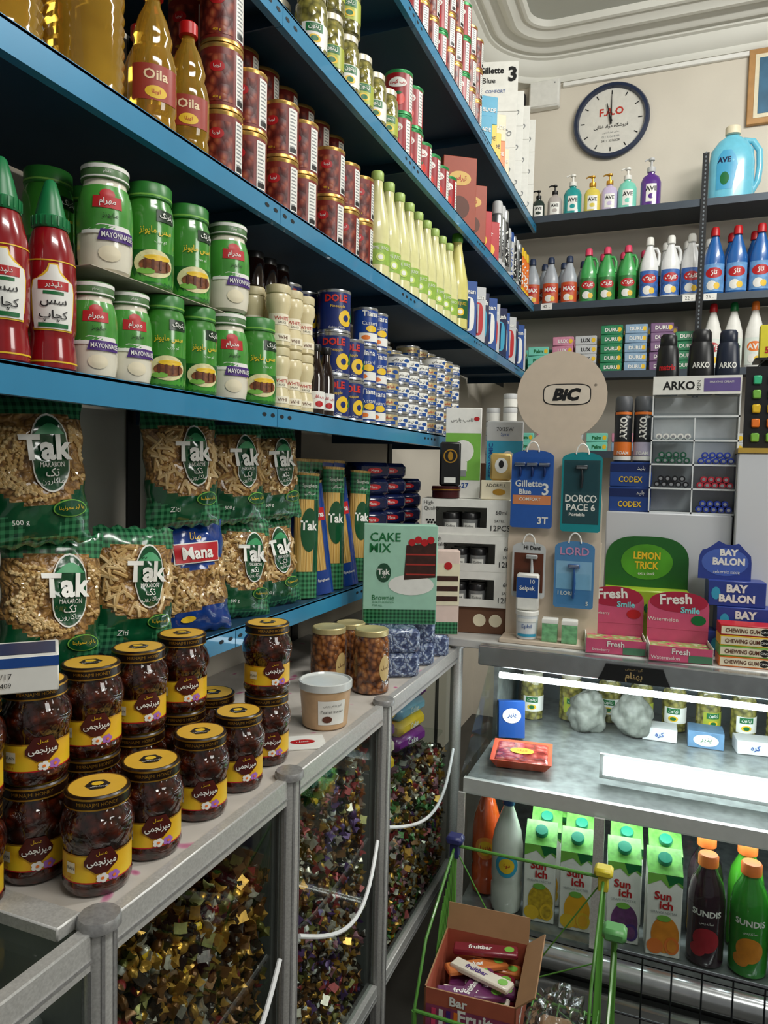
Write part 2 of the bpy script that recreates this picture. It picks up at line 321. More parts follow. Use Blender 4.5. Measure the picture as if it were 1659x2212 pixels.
def greenjar():
    p = [(.028, 0), (.033, .003), (.034, .01), (.034, .1), (.032, .112), (.029, .12), (.029, .124)]
    g1 = M('jar_green', '#3f922e', .25, ns=.4, sc=10, coat=.6); b = MB().lathe(p, g1); l = MB(); c = cyl(pr(p), .034)
    l.rect(c, -.1, .004, .1, .05, M('jar_green_dark', '#1d6424', .3, ns=.35, sc=20), .0004, nx=24, ny=2); l.ell(c, .002, .032, .028, .019, M('cream_food', '#e9d9a4', .4, ns=.2, sc=120), .0008); l.ell(c, .004, .03, .023, .010, M('grill_brown', '#7a4420', .5, ns=.5, sc=150), .0014); l.ell(c, .006, .04, .018, .004, YEL, .0018); l.ell(c, -.01, .021, .012, .004, LGRN, .0018)
    for i in range(4): l.rect(c, -.012+.010*i, .024, -.009+.010*i, .037, BRN, .0024)
    l.rect(c, .004, .090, .034, .106, M('plaque_dark', '#16301c', .3), .001, nx=6); l.txt(c, 'یکرنگ', .019, .098, .010, W, .002, w=.026, bold=.02); l.txt(c, 'سس مایونز', .004, .076, .012, YEL, .002, w=.044, bold=.01); l.txt(c, 'کم چرب', .01, .062, .006, W, .002)
    l.rect(c, -.1, .0, .1, .005, M('jar_foot_cream', '#e0d9c0', .3), .0004, nx=24)
    d = lid(.031, .121, .022, M('lid_green', '#2f7a30', .35)); d.rect(cyl(.0312), -.097, .124, .097, .1265, LGRN, .0002, nx=24)
    return T('mayonnaise_jar', 'tall green mayonnaise jar with grilled meat picture', 'sauce jar', [('body', b), ('paper_label', l), ('lid', d)], 'green sauce jars on the shelf')
GJAR = greenjar()
def ketchup():
    p = [(.027, 0), (.031, .004), (.0315, .018), (.0285, .04), (.0285, .045), (.031, .055), (.0315, .12), (.029, .15), (.022, .178), (.017, .186)]
    b = MB().lathe(p, M('ketchup_red', '#8f1019', .2, ns=.15, coat=.7)); c = cyl(pr(p), .0315); l = MB()
    rows = lambda e: [(.052-e, -.024-e, .024+e), (.075, -.0255-e, .0255+e), (.100, -.0265-e, .0265+e), (.112, -.024-e, .024+e), (.118+e, -.011-e, .011+e), (.124+e, -.006-e, .006+e), (.132+e, -.0045-e*.5, .0045+e*.5)]
    l.shape(c, rows(.002), YEL, .0006, 12); l.shape(c, rows(0), W, .0011, 12); l.rect(c, -.018, .101, .018, .112, RED, .0016, nx=8); l.txt(c, 'دلپذیر', 0, .1065, .0085, W, .0022, w=.030, bold=.01); l.rect(c, -.012, .095, .012, .099, GRN, .0016, nx=4)
    l.txt(c, 'سس', 0, .084, .010, K, .0022, bold=.01); l.txt(c, 'کچاپ', 0, .068, .015, K, .0022, w=.036, bold=.01); l.rect(c, -.018, .054, .018, .059, GRN, .0016, nx=6); l.rect(c, -.045, .010, .045, .012, YEL, .0006, nx=12); l.rect(c, -.045, .137, .045, .1385, YEL, .0006, nx=12)
    d = MB().lathe([(.021, .182), (.0225, .184), (.0225, .196), (.019, .198), (.014, .220), (.007, .243), (.004, .246)], M('cap_green', '#1d7a46', .35), 20)
    for k in range(20): a_ = 2*pi*k/20; d.box(-.0008, .0008, -.0235, -.0222, .184, .196, M('cap_green'), X=Matrix.Rotation(a_, 4, 'Z'))
    return T('ketchup_bottle', 'red ketchup bottle with pointed green cap and white label', 'sauce bottle', [('body', b), ('paper_label', l), ('cap', d)], 'ketchup bottles on the shelf')
KET = ketchup()
BEANS = MV('beans_print', [(0, '#b0683f'), (.35, '#93402a'), (.6, '#651c14'), (1, '#3c0d0a')], 75, .35, .1, .2, stretch=(1, 1, .8))
def beancan(lbl='#7a241b'):
    r, h = .040, .116; b = canbody(r, h, M('can_gold', '#c9a25a', .3, .8)); l = MB(); wrapc(l, r*.975, .008, h-.008, M('bean_label_red', lbl, .35, ns=.15), 28); c = cyl(r*.977)
    l.rect(c, -.1, .014, .012, .096, BEANS, .0004, nx=20); l.rect(c, .062, .014, .1, .096, BEANS, .0004, nx=8); l.rect(c, .018, .012, .042, h-.014, W, .0006, nx=6)
    for i in range(12): l.rect(c, .021, .018+i*.007, .021+random.uniform(.012, .019), .0205+i*.007, GREY, .001, nx=2)
    l.rect(c, .021, .015, .037, .024, K, .0014, nx=3); l.ell(c, -.018, .074, .014, .010, RED, .0008, n=14); l.txt(c, 'لوبیا', -.018, .074, .008, W, .0014); l.txt(c, '400 g', -.018, .020, .006, YEL, .001)
    return T('bean_can', 'gold-rimmed tin can with red-brown bean picture label', 'food can', [('body', b), ('paper_label', l)], 'bean cans stacked on the shelf')
BEAN = beancan()
def tomcan():
    r, h = .042, .125; b = canbody(r, h, M('rim_green', '#2a8a4a', .35, .3)); l = MB(); wrapc(l, r*.975, .01, h-.01, M('tomato_red', '#9c141e', .35, ns=.2, sc=12)); c = cyl(r*.977)
    l.rect(c, .024, .012, .042, h-.014, W, .0006, nx=5); l.ell(c, -.015, .088, .028, .014, W, .0008); l.txt(c, 'رب گوجه', -.015, .088, .014, RED, .0014, w=.045, bold=.02); l.ell(c, -.012, .042, .02, .018, M('tomato_bright', '#d8301e', .3), .0008); l.ell(c, -.012, .058, .010, .005, GRN, .0014, n=8)
    for i in range(10): l.rect(c, .027, .02+i*.009, .040, .0225+i*.009, GREY, .001, nx=2)
    return T('tomato_paste_can', 'red tomato paste can with green rims', 'food can', [('body', b), ('paper_label', l)], 'tomato paste cans on the shelf')
TOM = tomcan()
def limebottle(big=False):
    s = 1.25 if big else 1; r = (.033 if big else .036)*s
    p = [(r*.85, 0), (r, .005*s), (r, .11*s), (r*.92, .135*s), (r*.62, .185*s), (r*.42, .22*s), (r*.40, .238*s)]
    b = MB().lathe(p, M('lime_yellow_big', '#d8d07c', .25, ns=.06, coat=.5) if big else M('lime_juice', '#dcd99e', .22, ns=.08, coat=.5), 24); c = cyl(r+.0003); l = MB()
    lm = M('label_dark_green', '#1e5a2c', .4) if big else M('label_lime', '#93b84a', .4, ns=.15, sc=60)
    l.rect(c, -.8*r*pi, .03*s, .8*r*pi, .080*s, lm, 0, nx=20); l.txt(c, 'LIME JUICE', 0, .068*s, .010*s, YEL if big else W, .0008, w=.05); l.ell(c, 0, .047*s, .012*s, .010*s, YEL if big else M('lime_slice', '#c8dc6a', .4), .0006); l.ell(c, 0, .047*s, .007*s, .006*s, W, .001)
    d = MB().lathe([(r*.43, .236*s), (r*.46, .238*s), (r*.46, .256*s), (r*.4, .259*s)], M('cap_lime_green', '#5aa13c', .4) if big else M('cap_pale_lime', '#a9c46a', .4), 16)
    return T('lime_juice_bottle', 'large yellow lime juice bottle with green cap' if big else 'pale yellow lime juice bottle with long neck', 'juice bottle', [('body', b), ('paper_label', l), ('cap', d)], 'lime juice bottles on the shelf')
LIME = limebottle(); LIMEB = limebottle(True)
def oliv(kind=0):
    r = .037; p = [(r*.85, 0), (r, .004), (r, .115), (r*.95, .128), (r*.8, .136), (r*.8, .142)]
    om = MV('olives_%d' % kind, [(0, '#b3a552'), (.4, '#8a8440'), (.7, '#5c5828'), (1, '#33311a')], 62, .12, .1, .5, coat=1)
    b = MB().lathe(p, om); l = MB(); c = cyl(r+.0004); l.rect(c, -.03, .03, .055, .080, W if kind else M('label_olive_green', '#a8b23a', .4), 0, nx=16); l.rect(c, -.02, .06, .02, .078, GRN, .0006, nx=5); l.txt(c, 'زیتون', 0, .069, .011, W, .0012, bold=.02); l.ell(c, 0, .045, .015, .009, YEL, .0006); l.ell(c, 0, .045, .009, .006, GRN, .001)
    d = lid(r*.86, .139, .016, M('lid_cream', '#d8d2bc', .3, .2))
    return T('olive_jar', 'glass jar of green olives with white label' if kind else 'glass jar of green olives with green label', 'pickle jar', [('contents', b), ('paper_label', l), ('lid', d)], 'olive and pickle jars')
OLV = oliv(); OLV2 = oliv(1)
def creamjar():
    p = [(.021, 0), (.0255, .004), (.0255, .03), (.020, .045), (.020, .065), (.0255, .085), (.0255, .1), (.022, .108)]
    b = MB().lathe(p, M('cream_sauce', '#ddd0a6', .3, ns=.05, coat=.4), 24); c = cyl(.0205); l = MB().rect(c, -.03, .044, .03, .066, M('label_ivory', '#f4ecd4', .5), .0006, nx=12); l.txt(c, 'WHITE', 0, .057, .007, RED, .0014); l.txt(c, 'SAUCE', 0, .049, .004, K, .0014); l.rect(cyl(.0257), -.02, .012, .02, .026, M('label_ivory'), .0004, nx=8); l.txt(cyl(.0257), 'WHI', 0, .019, .007, BRN, .0009)
    d = lid(.0245, .106, .017, M('lid_ivory', '#c9bd94', .4), n=24); return T('sauce_jar', 'small waisted cream-coloured sauce jar', 'sauce jar', [('body', b), ('paper_label', l), ('lid', d)], 'cream sauce jars on the shelf')
CRM = creamjar()
def darkbottle():
    p = [(.02, 0), (.023, .003), (.023, .085), (.019, .105), (.011, .13), (.0105, .15)]
    b = MB().lathe(p, M('molasses_dark', '#1c0c08', .1, coat=1), 22); l = MB(); c = cyl(.0233); l.rect(c, -.03, .015, .03, .055, W, 0, nx=12); l.txt(c, 'رب انار', 0, .042, .009, RED, .0007, bold=.02); l.ell(c, 0, .026, .010, .007, RED, .0006, n=12)
    d = lid(.0135, .148, .016, M('cap_black', '#151515', .3), n=16); return T('molasses_bottle', 'dark pomegranate molasses bottle with white label', 'sauce bottle', [('body', b), ('paper_label', l), ('cap', d)], 'molasses bottles on the shelf')
DRK = darkbottle()
DJAR = T('preserve_jar', 'small dark preserve jar with black lid', 'jar', [('body', MB().lathe([(.02, 0), (.024, .003), (.024, .055), (.02, .062)], M('molasses_dark'), 20)), ('lid', lid(.022, .06, .014, M('cap_black'), n=20))], 'dark preserve jars')
def pine():
    r, h = .042, .104; b = canbody(r, h); l = MB(); wrapc(l, r*.975, .007, h-.007, M('pineapple_navy', '#15296b', .35, ns=.1)); c = cyl(r*.977)
    l.txt(c, 'DOLE', -.014, .082, .018, M('label_red_bright', '#d02a20', .4), .001, bold=.04); l.ell(c, .012, .035, .02, .02, YEL, .0006); l.ell(c, .012, .035, .008, .008, M('pineapple_navy'), .001, n=12); l.shape(c, [(.03, .026, .046), (.06, .040, .05)], GRN, .0012, 4); l.txt(c, 'Pineapple', -.01, .062, .009, YEL, .0012, w=.04); l.txt(c, 'Golden Circle', -.012, .012, .005, W, .001)
    return T('pineapple_can', 'navy blue pineapple can with red lettering', 'food can', [('body', b), ('paper_label', l)], 'pineapple cans on the shelf')
PINE = pine()
def custard():
    r, h = .034, .102; b = canbody(r, h); l = MB(); wrapc(l, r*.975, .007, h-.007, M('custard_blue', '#173f8e', .35)); c = cyl(r*.977)
    l.txt(c, 'Tiana', 0, .085, .015, W, .001, bold=.02); l.rect(c, -.03, .012, .03, .034, W, .0006, nx=10); l.txt(c, 'Custard', 0, .060, .010, W, .001); l.ell(c, .004, .045, .016, .009, YEL, .0008); l.ell(c, -.012, .022, .012, .006, ORG, .001)
    return T('custard_can', 'blue and white custard powder can', 'food can', [('body', b), ('paper_label', l)], 'custard cans on the shelf')
CUST = custard()
def tuna(m, nm, t):
    r, h = .042, .044; b = canbody(r, h, n=24); l = MB(); wrapc(l, r*.975, .006, h-.007, m, 24); c = cyl(r*.977)
    l.rect(c, -.03, .008, .03, .018, BLU, .0006, nx=8); l.txt(c, t, 0, .027, .010, RED if nm else K, .001, bold=.02); l.ell(c, .032, .026, .012, .005, BLU, .0008, n=12); l.txt(c, 'TUNA', 0, .013, .006, W, .001)
    return T('tuna_can', 'short round tuna can with white and blue label', 'food can', [('body', b), ('paper_label', l)], 'tuna cans stacked on the shelf')
TUN = tuna(W, 0, 'تن ماهی'); TUN2 = tuna(M('tuna_gold', '#c9b98a', .35, .4), 1, 'شیلتون')
OILM = M('oil_gold', '#e8ad3e', .06, tr=.7, ns=.25, sc=14)
def oilsmall():
    p = [(.034, 0), (.040, .005), (.040, .03), (.037, .04), (.040, .05), (.040, .125), (.035, .15), (.030, .16), (.033, .175), (.024, .21), (.013, .235), (.012, .25)]
    b = MB().lathe(p, OILM, 26, sy=.8); c = cyl(.0405, .0405, .8); l = MB().rect(c, -.042, .056, .042, .118, M('oil_label_red', '#a03a2e', .35, ns=.1), .0004, nx=16)
    l.txt(c, 'Oila', 0, .1, .018, M('label_pale', '#f2d9b0', .4), .001, bold=.02); l.ell(c, 0, .07, .018, .011, YEL, .0008); l.txt(c, 'اویلا', 0, .07, .009, RED, .0014)
    d = MB().lathe([(.0135, .247), (.0175, .249), (.0175, .272), (.015, .275)], M('cap_red', '#c01818', .3), 16)
    return T('oil_bottle', 'golden cooking oil bottle with red label and red cap', 'oil bottle', [('body', b), ('paper_label', l), ('cap', d)], 'cooking oil bottles on the top shelf')
OIL = oilsmall()
def oilbig():
    p = [(.050, 0), (.056, .006)]
    for i in range(8): p += [(.056, .012+i*.016), (.053, .02+i*.016)]
    p += [(.056, .145), (.054, .18), (.042, .22), (.022, .26), (.018, .275)]
    b = MB().lathe(p, OILM, 28, sy=.85); l = MB().rect(cyl(.0565, .0565, .85), -.03, .15, .03, .178, YEL, .001, nx=12); l.txt(cyl(.0565, .0565, .85), 'OIL', 0, .164, .014, BLU, .0016)
    d = MB().lathe([(.019, .272), (.022, .274), (.022, .292), (.02, .295)], M('cap_yellow', '#e6b418', .35), 18)
    return T('oil_bottle', 'large ribbed bottle of golden cooking oil', 'oil bottle', [('body', b), ('paper_label', l), ('cap', d)], 'cooking oil bottles on the top shelf')
OILB = oilbig()
def boxt(name, label, cat, w, d, h, m, dec=None, group=None, bev=.0015, sd=None):
    b = MB().box(-w/2, w/2, -d/2, d/2, 0, h, m, bev)
    if dec: dec(b, flat(d/2), w, h)
    if sd: sd(b, side(w/2, 1), d, h); sd(b, side(w/2, -1), d, h)
    return T(name, label, cat, [('body', b)], group)
def lines(t, m=K, hh=.12, y0=.5, bold=.01):
    def f(b, c, w, h):
        for i, s in enumerate(t): b.txt(c, s, 0, h*(y0-.2*i), h*hh, m, w=w*.85, bold=bold)
    return f
# pasta bags
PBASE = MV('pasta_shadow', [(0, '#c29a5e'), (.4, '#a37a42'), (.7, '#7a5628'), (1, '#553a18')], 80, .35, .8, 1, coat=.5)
PT = [M('pasta_light', '#dcc08c', .35, ns=.08, coat=.7), M('pasta_mid', '#ccaa70', .35, ns=.08, coat=.7), M('pasta_dark', '#b69258', .35, ns=.08, coat=.7)]
GING = Mgingham('gingham_green', '#0b4428', '#3f8a5c', 95); DGR = M('bag_green', '#0b4a2b', .18, ns=.15, coat=.7, bump=.25, bs=45); BLB = M('bag_blue', '#123a86', .18, ns=.15, coat=.7, bump=.25, bs=45)
def bag(kind, shape_, w=.15, h=.215, d=.055, word=None):
    def P(x, z):
        u = min(1, abs(2*x/w)); v = min(1, abs(2*z/h-1)); return max(0, (1-u**2.6))**.7*max(0, (1-v**3.5))**.6
    sd = random.random()*50
    def Y(x, z): return (d/2)*P(x, z)*(1+.26*noise.noise(Vector((x*38+sd, z*38, 0))))+.0012+.0016*noise.noise(Vector((x*110+sd, z*60, 3)))*(abs(2*z/h-1)**2)
    nx, nz = 24, 34; b = MB(); vs = []; fs = []; fm = []
    g = kind == 'g'
    def X_(x, z): return x*(1-.05*sin(pi*z/h)+.025*sin(z*120+sd))
    def zone(x, z):
        t = x/(w/2)
        if g: return GING if (z < h*.05 or z > h*.86-.05*h*t*t or (h*.05 < z < h*(.14+.14*t*t) and abs(t) > .35)) else DGR if z < h*(.26+.16*t*t) else None
        return BLB if (z < h*.22+.04*h*t or z > h*.56+.16*h*t*t) else None
    for sg in (-1, 1):
        for j in range(nz+1):
            for i in range(nx+1):
                x = -w/2+w*i/nx; z = h*j/nz
                zz = z+.003*sin(i*1.3+sd) if j in (0, nz) else z
                vs.append((X_(x, z), sg*Y(x, z), zz))
    N = (nx+1)*(nz+1)
    for sg in (0, 1):
        for j in range(nz):
            for i in range(nx):
                a = sg*N+j*(nx+1)+i; q = (a, a+1, a+nx+2, a+nx+1); fs.append(q if sg == 0 else q[::-1])
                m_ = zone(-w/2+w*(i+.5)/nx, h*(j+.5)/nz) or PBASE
                if sg == 1: m_ = GING if g else BLB
                fm.append(m_)
    b.add(vs, fs, fm)
    for i in range(nx):
        for j in (0, nz): a = j*(nx+1)+i; b.f.append((a, a+1, N+a+1, N+a)); b.mi.append(b.mid(DGR if g else BLB))
    for j in range(nz):
        for i in (0, nx): a = j*(nx+1)+i; b.f.append((a, a+nx+1, N+a+nx+1, N+a)); b.mi.append(b.mid(DGR if g else BLB))
    mp = lambda x, y, o: (X_(x, y), -Y(x, y)-o, y)
    rg_ = random.Random(int(sd*100)); cnt = 0
    while cnt < 190:
        x = rg_.uniform(-w/2+.006, w/2-.006); z = rg_.uniform(h*.2, h*.86); a = rg_.uniform(0, pi); L = .026 if shape_ != 2 else .014; K_ = 9 if shape_ == 0 else 6; cv = 0 if shape_ == 1 else rg_.uniform(-.5, .5) if shape_ == 0 else 1.6
        cnt += 1; P_ = []; ok = True
        for k in range(K_):
            s = k/(K_-1)-.5; ax, az = L*s, cv*L*(.25-s*s); px, pz = x+ax*cos(a)-az*sin(a), z+ax*sin(a)+az*cos(a)
            if abs(px) > w/2-.004 or zone(px, pz-.003) or zone(px, pz+.003) or (g and ((px-.016)/.031)**2+((pz-h*.6)/.057)**2 < 1): ok = False; break
            P_.append(mp(px, pz, .0008))
        if not ok: continue
        r_ = [.0040 if k % 2 else .0022 for k in range(K_)] if shape_ == 0 else .0034 if shape_ == 1 else [.002, .0034, .004, .004, .0034, .002]
        b.tube(P_, r_, PT[rg_.choice((0, 0, 1, 1, 2))], 6)
    if g:
        b.ell(mp, .016, h*.60, .029, .055, W, .003, rg=7); b.ell(mp, .016, h*.60, .027, .052, DGR, .0038, rg=7); b.shape(mp, [(h*.72, -.006, .038), (h*.765, .004, .030), (h*.79, .014, .022)], M('mountain_green', '#3f9a64', .4), .0046, 6)
        b.txt(mp, 'Tak', .010, h*.635, .036, W, .0075, w=.086, bold=.035); b.txt(mp, 'MAKARON', .016, h*.525, .007, W, .0055, w=.036); b.txt(mp, 'تک', .016, h*.475, .012, W, .0055, bold=.01); b.txt(mp, 'ماکارون', .016, h*.415, .010, W, .0055, w=.034)
        b.ell(mp, .040, h*.235, .026, .0125, LGRN, .003, rg=5); b.ell(mp, .040, h*.235, .024, .011, DGR, .004, rg=5); b.txt(mp, 'با آرد سمولینا', .040, h*.238, .008, YEL, .0052, w=.038); b.txt(mp, word or '500 g', -.03, h*.16, .009, W, .004)
    else:
        b.rect(mp, -.050, h*.62, .050, h*.80, W, .0035, nx=10, ny=5); b.rect(mp, -.048, h*.63, .048, h*.79, M('mana_red', '#b8202a', .35), .0045, nx=10, ny=5); b.txt(mp, 'Mana', 0, h*.71, .024, W, .0062, w=.080, bold=.03); b.txt(mp, 'مانا', 0, h*.86, .014, YEL, .004); b.ell(mp, -.03, h*.14, .015, .006, YEL, .003)
    return T('pasta_bag', 'plump clear and green gingham bag of pasta' if g else 'blue bag of curled pasta with red logo', 'pasta bag', [('bag', b)], 'pasta bags on the lower shelf')
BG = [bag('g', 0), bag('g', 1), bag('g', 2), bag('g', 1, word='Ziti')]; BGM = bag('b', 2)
SPAG = MV('spaghetti_strands', [(0, '#e4c884'), (.5, '#cfa556'), (1, '#a07232')], 300, .3, .05, .6, stretch=(1, 1, .01), coat=.6)
def spag(g=True):
    w, h, d = .062, .285, .028; b = MB()
    b.lathe([(.5*w*.93, 0), (.5*w, .004), (.5*w, h-.02), (.5*w*.96, h-.008), (.5*w*1.06, h)], SPAG, 20, sy=.5); c = cyl(w/2, w/2, .5); m_ = GING if g else BLB
    b.rect(c, -pi*w/2, 0, pi*w/2, .06, m_, .001, nx=20); b.rect(c, -pi*w/2, h-.06, pi*w/2, h-.006, m_, .001, nx=20, ny=2)
    if g: b.rect(c, .012, .06, .034, h-.06, DGR, .001, nx=4); b.ell(c, .0, .155, .022, .05, DGR, .0015, rg=4); b.txt(c, 'Tak', 0, .165, .022, W, .0025, bold=.03, w=.044); b.txt(c, 'Spaghetti', 0, h-.030, .010, W, .002, w=.05); b.txt(c, 'اسپاگتی', 0, h-.047, .010, W, .002)
    else: b.rect(c, -.024, h-.10, .024, h-.068, RED, .0015, nx=5); b.txt(c, 'Mana', 0, h-.084, .014, W, .0025, bold=.03, w=.042); b.txt(c, 'Spaghetti', 0, .035, .008, W, .002, w=.045); b.rect(c, .010, .06, .034, h-.06, BLB, .001, nx=3)
    return T('spaghetti_pack', 'slim green gingham spaghetti pack standing upright' if g else 'slim blue spaghetti pack with red logo', 'pasta pack', [('pack', b)], 'spaghetti packs on the lower shelf')
SPG = spag(); SPM = spag(False)
# ================================================================ PLACE: shelf 2
G2 = ZS[2]+.0012
for y in (.69, .768): put(KET, -.80, y, G2, 52, sc=1.04)
for y, t, s_ in ((.845, MAYO, 1), (.92, MAYO, 1.02), (1.003, GJAR, 1.06), (1.092, GJAR, 1.06), (1.186, MAYO, 1.18), (1.29, GJAR, 1.2)): put(t, -.80, y, G2, 52, jit=6, sc=s_)
CARD = M('cardboard_grey', '#b8b0a0', .7)
sh = thing('cardboard_sheet', MB().box(-.94, -.77, .81, 1.135, G2+.1535, G2+.1545, CARD), 'thin cardboard sheet between layers of jars', 'cardboard')
for y, t in ((.875, MAYO), (.972, GJAR), (1.072, GJAR)): put(t, -.805, y, G2+.155, 52, jit=6, sc=1.14)
put(MAYO, -.80, 1.186, G2+.163, 52, sc=1.18)
for i in range(7): put(GJAR if i % 3 else MAYO, -.888, .70+i*.078, G2, 55, sc=1.04)
for i in range(5): put(GJAR, -.90, .86+i*.084, G2+.155, 60, sc=1.1)
for y in (1.375, 1.43, 1.485):
    for x in (-.80, -.862):
        for l in range(2): put(CRM, x, y, G2+l*.1295, 55, sc=1.05)
for y in (1.375, 1.43, 1.485): put(DJAR, -.862, y, G2+.2595, 50)
for y in (1.540, 1.592): put(DRK, -.795, y, G2, 55)
for y in (1.57, 1.66):
    for l in range(3): put(PINE, -.896, y, G2+l*.1045, 50)
for y, n_ in ((1.665, 3), (1.755, 2)):
    for l in range(n_): put(PINE, -.81, y, G2+l*.1045, 48, jit=8, sc=1.0)
for y in (1.838, 1.912):
    for l in range(3): put(CUST, -.80, y, G2+l*.1025, 45, jit=8)
for y, n_, t in ((2.00, 4, TUN2), (2.09, 5, TUN), (2.18, 5, TUN), (2.27, 5, TUN), (2.36, 5, TUN2), (2.45, 6, TUN), (2.54, 6, TUN2), (2.63, 6, TUN)):
    for l in range(n_): put(t, -.805, y, G2+l*.0442, 40, jit=15)
    for l in range(n_+1): put(TUN2, -.90, y, G2+l*.0442, 40, jit=15)
# ---- shelf 1
G1 = ZS[1]+.0012
put(OILB, -.82, .70, G1, 50); put(OILB, -.82, .85, G1, 60); put(OIL, -.81, .985, G1, 50, sc=(.95, .95, .88)); put(OIL, -.805, 1.07, G1, 40, sc=(.9, .9, .82)); put(OILB, -.955, .80, G1, 50); put(OIL, -.9, 1.06, G1, 45, sc=.85)
for y, n_ in ((1.175, 3), (1.262, 2), (1.39, 2), (1.48, 2), (1.62, 2), (1.71, 2), (1.80, 2)):
    for l in range(n_): put(BEAN, -.81, y, G1+l*.1165, 42, jit=12)
for i in range(8):
    for l in range(3): put(BEAN, -.90, 1.2+i*.086, G1+l*.1165, 42, jit=14)
for i in range(9): put(LIME, -.80, 1.90+i*.084, G1, 45, jit=10, sc=(1.08, 1.08, 1.12))
for i in range(9): put(LIME, -.882, 1.92+i*.084, G1, 45, sc=(1.05, 1.05, 1.1))
put(LIMEB, -.80, 2.68, G1, 40, sc=1.1)
def pack(name, lab, cat, w, h, m, m2, t, d=.03, grp=None):
    def dec(b, c, w_, h_):
        b.ell(c, 0, h_*.42, w_*.36, h_*.30, m2, .001, sq=.6); b.txt(c, t, 0, h_*.82, h_*.09, W, w=w_*.8, bold=.02); b.tube([(0, -d/2-.006, h_*.16), (0, -d/2-.008, h_*.45), (0, -d/2-.006, h_*.68)], [.004, .003, .006], m, 8)
    return boxt(name, lab, cat, w, d, h, m, dec, grp)
TB = [pack('toothbrush_pack', 'blue and white toothbrush blister pack', 'toothbrush', .075, .22, BLU, W, 'Clean', grp='toothbrush packs on the shelf'), pack('toothbrush_pack', 'white and red toothbrush blister pack', 'toothbrush', .075, .22, LGREY, RED, 'Clean', grp='toothbrush packs on the shelf'), pack('toothbrush_pack', 'navy toothbrush blister pack', 'toothbrush', .075, .22, NAVY, CYAN, 'Brush', grp='toothbrush packs on the shelf')]
for i in range(11): put(TB[i % 3], -.80+.01*(i % 2), 2.83+i*.1, G1, 40)
for i in range(9): put(TB[(i+1) % 3], -.90, 2.9+i*.1, G1, 40, sc=1.2)
# ---- shelf 0
G0 = ZS[0]+.0012
for i, y in enumerate((1.52, 1.61, 1.70, 1.79, 1.88, 1.97)):
    put(OLV if i % 2 else OLV2, -.81, y, G0, 40, jit=12)
    put(OLV2, -.90, y, G0, 40, jit=12)
    if y < 1.75: put(OLV, -.81, y, G0+.156, 40, jit=12)
for i, n_ in enumerate((2, 2, 1, 1, 1, 1)):
    for l in range(n_): put(TOM, -.81, 2.07+i*.094, G0+l*.1255, 35, jit=15)
for i in range(7):
    for l in range(2): put(TOM, -.905, 2.07+i*.094, G0+l*.1255, 35)
TEA = boxt('tea_box', 'tall orange-red tea box', 'tea box', .13, .07, .22, M('tea_orange', '#a0452c', .45), lambda b, c, w, h: (b.ell(c, 0, h*.7, w*.33, h*.10, M('tea_cream', '#d8b05a', .4)), b.txt(c, 'تیراس', 0, h*.7, h*.09, RED, bold=.02), b.ell(c, 0, h*.3, w*.3, h*.16, BRN)))
TEA2 = boxt('tea_box', 'red tea box with white lettering', 'tea box', .10, .07, .17, RED, lambda b, c, w, h: (b.txt(c, 'چای', 0, h*.7, h*.16, W, bold=.02), b.ell(c, 0, h*.3, w*.3, h*.16, YEL)))
put(TEA, -.82, 2.72, G0, 35, sc=(1, 1, 1.2)); put(TEA, -.82, 2.88, G0, 35); put(TEA2, -.82, 3.03, G0, 35); put(TEA2, -.82, 3.17, G0, 35)
def spray(m, capm, t, r=.026, h=.2, txtm=None, lab='slim aerosol can', cat='spray can', name='aerosol_can', grp='aerosol cans on the shelf'):
    b = MB().lathe([(r*.95, 0), (r, .002), (r, h*.78), (r*.85, h*.82), (r*.7, h*.83)], m, 20); l = MB(); c = cyl(r+.0004)
    l.txt(c, t, 0, h*.45, h*.33/len(t)*1.6 if len(t) < 9 else .01, txtm or W, .0006, rot=pi/2, bold=.02); l.rect(c, -r, h*.05, r, h*.16, capm, .0003, nx=8)
    d = MB().lathe([(r*.9, h*.82), (r*.92, h*.83), (r*.9, h*.96), (r*.8, h)], capm, 18)
    return T(name, lab, cat, [('body', b), ('paper_label', l), ('cap', d)], grp)
SP = [spray(SIL, LGREY, 'SPRAY', txtm=K, lab='silver aerosol can with grey cap'), spray(K, SIL, 'MEN', lab='black aerosol can with silver cap'), spray(ORG, YEL, 'SUN', lab='orange aerosol can with yellow cap'), spray(LGREY, BLU, 'FOAM', txtm=BLU, lab='white aerosol can with blue cap')]
for i in range(11): put(SP[[0, 0, 1, 0, 3, 1, 0, 1, 2, 2, 2][i]], -.80, 3.29+i*.063, G0, 30, sc=(1, 1, 1.5 if i < 3 else 1.2))
# ---- top shelf
G9 = ZS[9]+.0012
for i in range(9):
    for l in range(3): put(BEAN if i % 3 else TOM, -.81, 2.12+i*.092, G9+l*(.1165 if i % 3 else .1255), 30, jit=15)
SMB = [boxt('razor_blade_carton', 'small %s carton of shaving goods' % n_, 'carton', .07, .05, .11, m_, lines(['BLADE'], W if m_ is not YEL else K, .14), 'small shaving cartons on the top shelf') for n_, m_ in (('yellow', YEL), ('cyan', CYAN), ('orange', ORG), ('cream', CREAM))]
for i in range(5):
    put(SMB[[1, 0, 0, 2, 3][i]], -.795, 2.96+i*.08, G9, 35)
    if i % 2: put(SMB[i % 4], -.795, 2.96+i*.08, G9+.1105, 35)
GBX = boxt('razor_carton', 'large white carton with black lettering', 'carton', .20, .12, .22, W, lambda b, c, w, h: (b.txt(c, 'Gillette', -.02, h*.82, h*.13, K, w=w*.7, bold=.03), b.txt(c, 'Blue', -.03, h*.62, h*.11, K), b.txt(c, '3', .075, h*.74, h*.3, K, bold=.04), b.txt(c, 'COMFORT', 0, h*.4, h*.06, BLU)), 'razor cartons on the top shelf')
